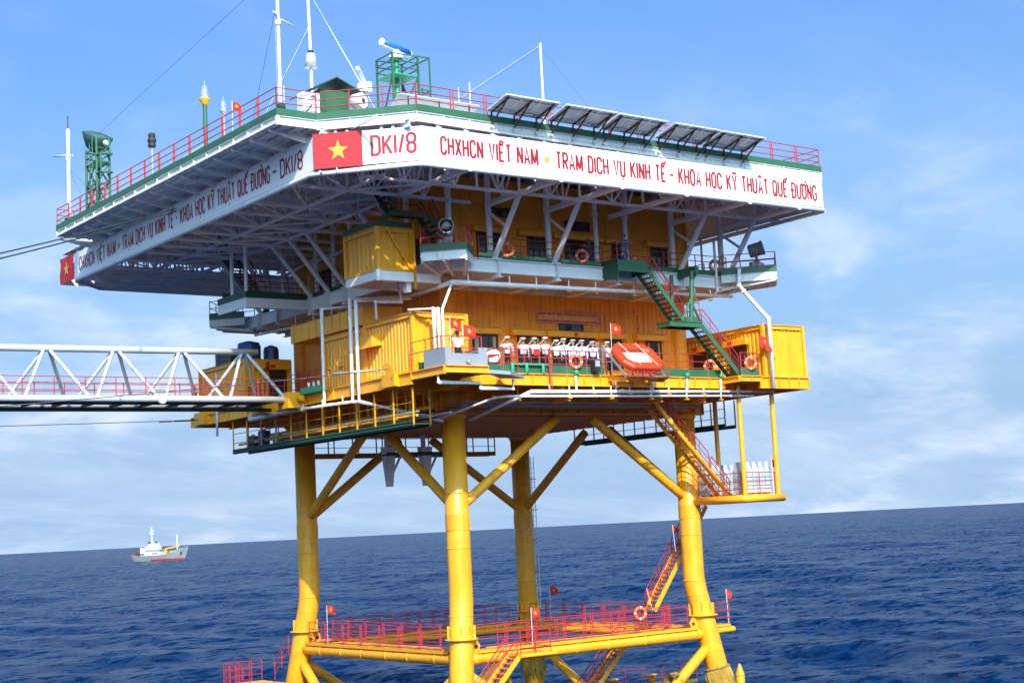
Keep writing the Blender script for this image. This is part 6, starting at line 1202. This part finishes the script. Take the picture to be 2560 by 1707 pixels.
# ---------------------------------------------------------------- people
def body_mesh(kind):
    """one skinned body, facing -y; kind: officer, sailor, camo, folder, guard"""
    J_=[];E_=[];Bn=[]
    def j(p,r): J_.append((p,r if isinstance(r,tuple) else (r,r))); return len(J_)-1
    def e(a,b,m): E_.append((a,b)); Bn.append((V(J_[a][0]),V(J_[b][0]),m)); return b
    trou=3 if kind in ('officer','officer2','folder') else 4 if kind=='sailor' else 5
    shirt=5 if kind in ('camo','guard') else 1; fore=0 if kind in ('officer','officer2','folder') else shirt
    pel=j((0,0,.95),(.155,.115)); waist=j((0,0,1.10),(.145,.105)); chest=j((0,-.005,1.30),(.175,.12)); nb=j((0,.005,1.435),(.085,.07)); neck=j((0,0,1.49),.055); hb=j((0,-.02,1.555),(.07,.085)); hm=j((0,-.015,1.63),(.082,.098)); ht=j((0,-.005,1.70),(.065,.08))
    e(pel,waist,shirt); e(waist,chest,shirt); e(chest,nb,shirt); e(nb,neck,0); e(neck,hb,0); e(hb,hm,0); e(hm,ht,0)
    nose=j((0,-.125,1.605),.016); e(hm,nose,0)
    for s in (-1,1):
        ear=j((s*.098,.005,1.615),.016); e(hm,ear,0)
        hip=j((s*.085,0,.86),.105); kn=j((s*.10,-.015,.48),.07); an=j((s*.11,.02,.10),.048); to=j((s*.125,-.13,.04),.042)
        e(pel,hip,trou); e(hip,kn,trou); e(kn,an,trou); e(an,to,2)
        sh=j((s*.195,.005,1.395),.075); e(chest,sh,shirt)
        if s==-1 and kind!='camo2':
            if kind=='guard': pts=[((-.40,-.12,1.25),.05),((-.50,-.36,1.32),.036),((-.52,-.45,1.34),(.04,.022))]; fd=V((-.3,-.9,.1)); side=V((0,0,1))
            elif kind=='officer2': pts=[((-.38,-.14,1.30),.052),((-.22,-.16,1.56),.036),((-.17,-.16,1.625),(.04,.022))]; fd=V((.62,0,.78)); side=V((-.75,0,.6))
            else: pts=[((-.42,-.09,1.36),.052),((-.20,-.13,1.585),.036),((-.145,-.135,1.64),(.04,.022))]; fd=V((.75,0,.66)); side=V((-.6,0,.75))
        else:
            if kind=='folder': pts=[((.27,-.02,1.13),.052),((.10,-.20,1.06),.036),((.05,-.23,1.05),(.04,.022))]; fd=V((-.9,-.3,0)); side=V((0,0,1))
            else: pts=[((.255,.03,1.13),.052),((.25,-.03,.88),.036),((.245,-.045,.81),(.024,.042))]; fd=V((0,-.12,-1)); side=V((0,-1,0))
        el=j(*pts[0]); wr=j(*pts[1]); pa=j(*pts[2]); e(sh,el,shirt); e(el,wr,fore); e(wr,pa,0)
        fd=fd.normalized(); side=side.normalized()
        for q,(o,L) in enumerate(((-.030,.060),(-.010,.075),(.011,.072),(.031,.058))):
            b0=V(pts[2][0])+side*o+fd*.035; k1=j(tuple(b0),.0095); k2=j(tuple(b0+fd*L*.55+V((0,-.004,0))),.009); k3=j(tuple(b0+fd*L+V((0,-.012 if s==1 else 0,0))),.0075); e(pa,k1,0); e(k1,k2,0); e(k2,k3,0)
        b0=V(pts[2][0])-fd*.01+side*-.03; k1=j(tuple(b0-side*.02+fd*.01),.011); k2=j(tuple(b0-side*.03+fd*.05),.009); e(pa,k1,0); e(k1,k2,0)
    me=bpy.data.meshes.new('body_skel'); me.from_pydata([p for p,r in J_],E_,[]); ob=bpy.data.objects.new('body_skel',me); COL.objects.link(ob)
    md=ob.modifiers.new('skin','SKIN'); md.use_smooth_shade=True
    for i,(p,r) in enumerate(J_): me.skin_vertices[0].data[i].radius=r
    me.skin_vertices[0].data[0].use_root=True
    ss=ob.modifiers.new('sub','SUBSURF'); ss.levels=1; ss.render_levels=1
    dg=bpy.context.evaluated_depsgraph_get(); out=bpy.data.meshes.new_from_object(ob.evaluated_get(dg)); bpy.data.objects.remove(ob)
    out.materials.clear()
    for m in (SKIN,SHIRT,BLK,TROU,NAVY,CAMO,HAIR): out.materials.append(m)
    for f in out.polygons:
        c=f.center; best=9;bm=0
        for a,b,m in Bn:
            ab=b-a; tt=max(0,min(1,(c-a).dot(ab)/max(1e-9,ab.dot(ab)))); dd=(c-a-ab*tt).length
            if dd<best: best=dd;bm=m
        if c.z>1.47 and abs(c.x)<.14 and bm!=0 and c.z>1.49: bm=0
        if bm==0 and c.z>1.56 and abs(c.x)<.11 and c.y>.03: bm=6
        if bm==0 and c.y<-.09 and 1.63<c.z<1.66 and .02<abs(c.x)<.055: bm=6
        if bm==0 and c.y<-.085 and 1.545<c.z<1.56 and abs(c.x)<.03: bm=2
        if c.z<.985 and bm==shirt and abs(c.x)<.2: bm=trou
        f.material_index=bm; f.use_smooth=True
    out.name='body_'+kind; return out
BODY={k:body_mesh(k) for k in ('officer','officer2','sailor','camo','folder','guard')}
def person(label,x,y,z,kind,ang,s=1.0):
    t=T('person',label,'person',(x,y,z)); o=t.add('body',BODY[kind],(x,y,z))
    c=V((x,y,z))
    if kind in ('officer','officer2','folder'):
        cap=t.lathe('cap',c+V((0,-.01,1.665)),[(.098,0),(.10,.05),(.15,.085),(.155,.105),(.11,.14),(.02,.15)],[CAPW,STC],20,mi=[1,0,0,0,0]); t.mesh('visor',[c+V((math.cos(a)*.10,-.01+math.sin(a)*.10,1.675)) for a in [PI+i*PI/8 for i in range(9)]]+[c+V((math.cos(a)*.115,-.02+math.sin(a)*.165,1.655)) for a in [PI+i*PI/8 for i in range(9)]],[(i,i+1,10+i,9+i) for i in range(8)],BLK,parent=cap)
        t.box('belt',c+V((-.16,-.125,.97)),c+V((.16,.10,1.005)),BLK); t.box('belt_buckle',c+V((-.025,-.135,.965)),c+V((.025,-.12,1.01)),GLD)
        for sg in (-1,1): t.box('shoulder_board',c+V((sg*.12-.05,-.05,1.462)),c+V((sg*.12+.06,.04,1.482)),GLD)
        if kind=='folder': t.box('red_folder',c+V((-.14,-.285,.90)),c+V((.17,-.265,1.22)),FLC)
    elif kind=='sailor':
        t.lathe('cap',c+V((0,-.005,1.665)),[(.098,0),(.10,.045),(.145,.06),(.15,.085),(.10,.115),(.02,.12)],[CAPW,COLR],20,mi=[1,0,0,0,0])
        t.mesh('collar',[c+V(p) for p in ((-.15,-.05,1.47),(0,-.145,1.24),(.15,-.05,1.47),(.16,.10,1.46),(-.16,.10,1.46),(-.075,-.06,1.47),(0,-.14,1.33),(.075,-.06,1.47),(.17,.13,1.28),(-.17,.13,1.28))],[(0,1,6,5),(1,2,7,6),(3,4,9,8),(2,3,7),(0,5,4)],COLR); t.box('belt',c+V((-.16,-.125,.965)),c+V((.16,.10,1.0)),BLK); t.box('belt_buckle',c+V((-.025,-.135,.96)),c+V((.025,-.12,1.005)),ALU)
    else:
        t.lathe('helmet',c+V((0,-.005,1.64)),[(.135,0),(.125,.03),(.115,.09),(.08,.14),(.02,.16)],CAMO,18); t.box('vest',c+V((-.17,-.15,1.02)),c+V((.17,-.115,1.36)),TARP if kind=='camo' else CAMO)
        if kind=='guard': t.box('belt',c+V((-.165,-.13,1.0)),c+V((.165,.12,1.06)),CAN)
    t.o.rotation_euler=(0,0,ang); t.o.scale=(s,s,s); return t
zf=ZD+.02
row=[(.89,'officer',0,1.0,'officer in white short sleeves saluting beside the life raft canister'),(1.82,'officer2',0,.985,'officer in white shirt saluting above the green fender rack'),(2.50,'folder',0,1.0,'officer in white holding a red folder while saluting'),(3.20,'officer',.12,1.03,'taller officer in white saluting beside the red davit hook'),(3.80,'officer2',-.05,.96,'shorter officer in white saluting right of the davit hook'),(4.34,'sailor',.1,1.03,'tall sailor in white long sleeves saluting above the lifebuoy'),(4.85,'sailor',-.02,1.0,'sailor in blue collar saluting just right of the lifebuoy'),(5.45,'sailor',.05,1.0,'sailor in blue collar saluting above the black floodlight'),(6.08,'sailor',-.05,.97,'end sailor in white saluting next to the helmeted soldier'),(6.47,'camo',.1,.96,'soldier in blue camouflage and helmet saluting among the crew'),(7.03,'officer2',-.02,.97,'officer in white saluting between flag pole and orange raft')]
for i,(x,k,dy,s,lab) in enumerate(row): person(lab,x,-3.62+dy*.6,zf,k,-.42+((i*37)%7-3)*.07,s)
person('lone officer in white saluting on the corner platform between two flags',-2.87,-4.95,zf+.0,'officer',-.45,1.0)
person('camouflaged guard with outstretched arm on the green stair landing',7.75,-4.55,Z2,'guard',-.55,.95); person('camouflaged soldier standing in the dark upper doorway',6.95,-2.75,Z2,'camo',-.3,.95)
# ---------------------------------------------------------------- distant ship
def ship():
    c=V((506,1235,0)); ang=math.atan2(-.59,.807)-.22; ca,sa=math.cos(ang),math.sin(ang)
    def W_(u,v,z): return V((c.x+u*ca-v*sa,c.y+u*sa+v*ca,z))
    SG=paint('ship_grey',(0.20,0.21,0.21),0.5,0.1,0.1,0.2); SR=paint('ship_red',(0.36,0.025,0.03),0.5,0.1)
    t=T('ship','small grey and white supply ship with yellow crane sailing far off','ship',c)
    L=54; st=[(-27,3.2,6.2),(-24,4.2,5.6),(-16,4.8,5.2),(-6,4.9,5.2),(6,4.9,5.4),(9,4.8,5.9),(12,4.5,8.6),(18,3.6,9.3),(24,1.6,10.2),(28.5,.25,11.2)]
    vs=[];fs=[];mi=[]; rows=((-1,.78),(1.7,.90),(1.75,.90),(None,1.0))
    for u,w,h in st:
        for s in (-1,1):
            for z,k in rows:
                zz=h if z is None else z; uu=u-(.36*(h-zz) if u>20 else 0)+( .55*(h-zz) if u<-22 else 0); vs.append(W_(uu,s*w*k,zz))
    n=8
    for i in range(len(st)-1):
        for s in (0,1):
            for j in range(3):
                a=i*n+s*4+j; b=a+n; fs.append((a,b,b+1,a+1) if s==0 else (a+1,b+1,b,a)); mi.append(1 if j==0 and i>2 else 0)
        fs.append((i*n+3,(i+1)*n+3,(i+1)*n+7,i*n+7)); mi.append(0)
    fs.append((0,1,5,4)); mi.append(0); fs.append((1,3,7,5)); mi.append(0)
    t.mesh('hull',vs,fs,[SG,SR],mi=mi)
    def bx(nm,u0,u1,w,z0,z1,m,par=None): 
        v=[W_(a,b,z) for z in (z0,z1) for a,b in ((u0,-w),(u1,-w),(u1,w),(u0,w))]; return t.mesh(nm,v,[(3,2,1,0),(4,5,6,7),(0,1,5,4),(1,2,6,5),(2,3,7,6),(3,0,4,7)],m,parent=par)
    bx('deckhouse',-12,3,4.5,5.2,8.0,WHT); bx('hatch_cover',-11,2.8,4.6,8.0,10.4,GRY); b=bx('bridge',-11.5,.5,4.2,10.4,13.2,WHT); bx('wheelhouse',-8.5,-1,4.0,13.2,15.6,WHT)
    for i in range(6): bx('bridge_window',-7.5+i*1.1,-6.8+i*1.1,4.06,14.3,14.9,GLS)
    bx('lifeboat',-5,1,4.9,6.1,7.4,ORB); bx('funnel',-10.3,-8.6,1.0,13.2,17.2,BLK); bx('exhaust',-3.2,-2.4,.5,15.6,17.6,BLK); bx('aft_house',-16.5,-12,3.6,5.2,12.0,WHT); bx('aft_boat',-21.5,-16.5,3.4,6.4,8.8,REDD)
    def br(nm,a,b_,r,m): t.bar(nm,W_(*a),W_(*b_),r,m,8)
    br('main_mast',(-6.8,0,15.6),(-6.8,0,30),.5,WHT); br('yard',(-8.8,0,26.6),(-4.6,0,26.8),.2,WHT); bx('radar_platform',-8,-5.4,1.2,23.6,25.2,WHT); br('foremast',(17.5,0,9.2),(17.5,0,22.5),.4,WHT)
    bx('crane_base',5.6,7.6,1.2,5.4,10.2,YEL); t.beam('crane_jib',W_(6.2,0,10.4),W_(19.8,0,12.4),1.0,1.2,YEL)
    for i in range(7): br('bow_rail',(19+i*1.4,-1.8+i*.2,9.5+i*.2),(19+i*1.4,-1.8+i*.2,11.0+i*.22),.08,WHT)
    for i,u in enumerate((13.0,13.8,14.6,15.4,16.2,17.4,18.2)):
        w=4.4-(u-12)*.14; t.beam('name_letter',W_(u,-w-.10,7.0),W_(u+.25,-w-.06,8.1),.3,.25,CAPW)
    bx('anchor_recess',21.6,22.6,2.55,5.2,7.4,BLK)
    for i in range(7): bx('side_opening',-20+i*1.2,-19.4+i*1.2,4.7,6.0,7.0,BLK)
ship()
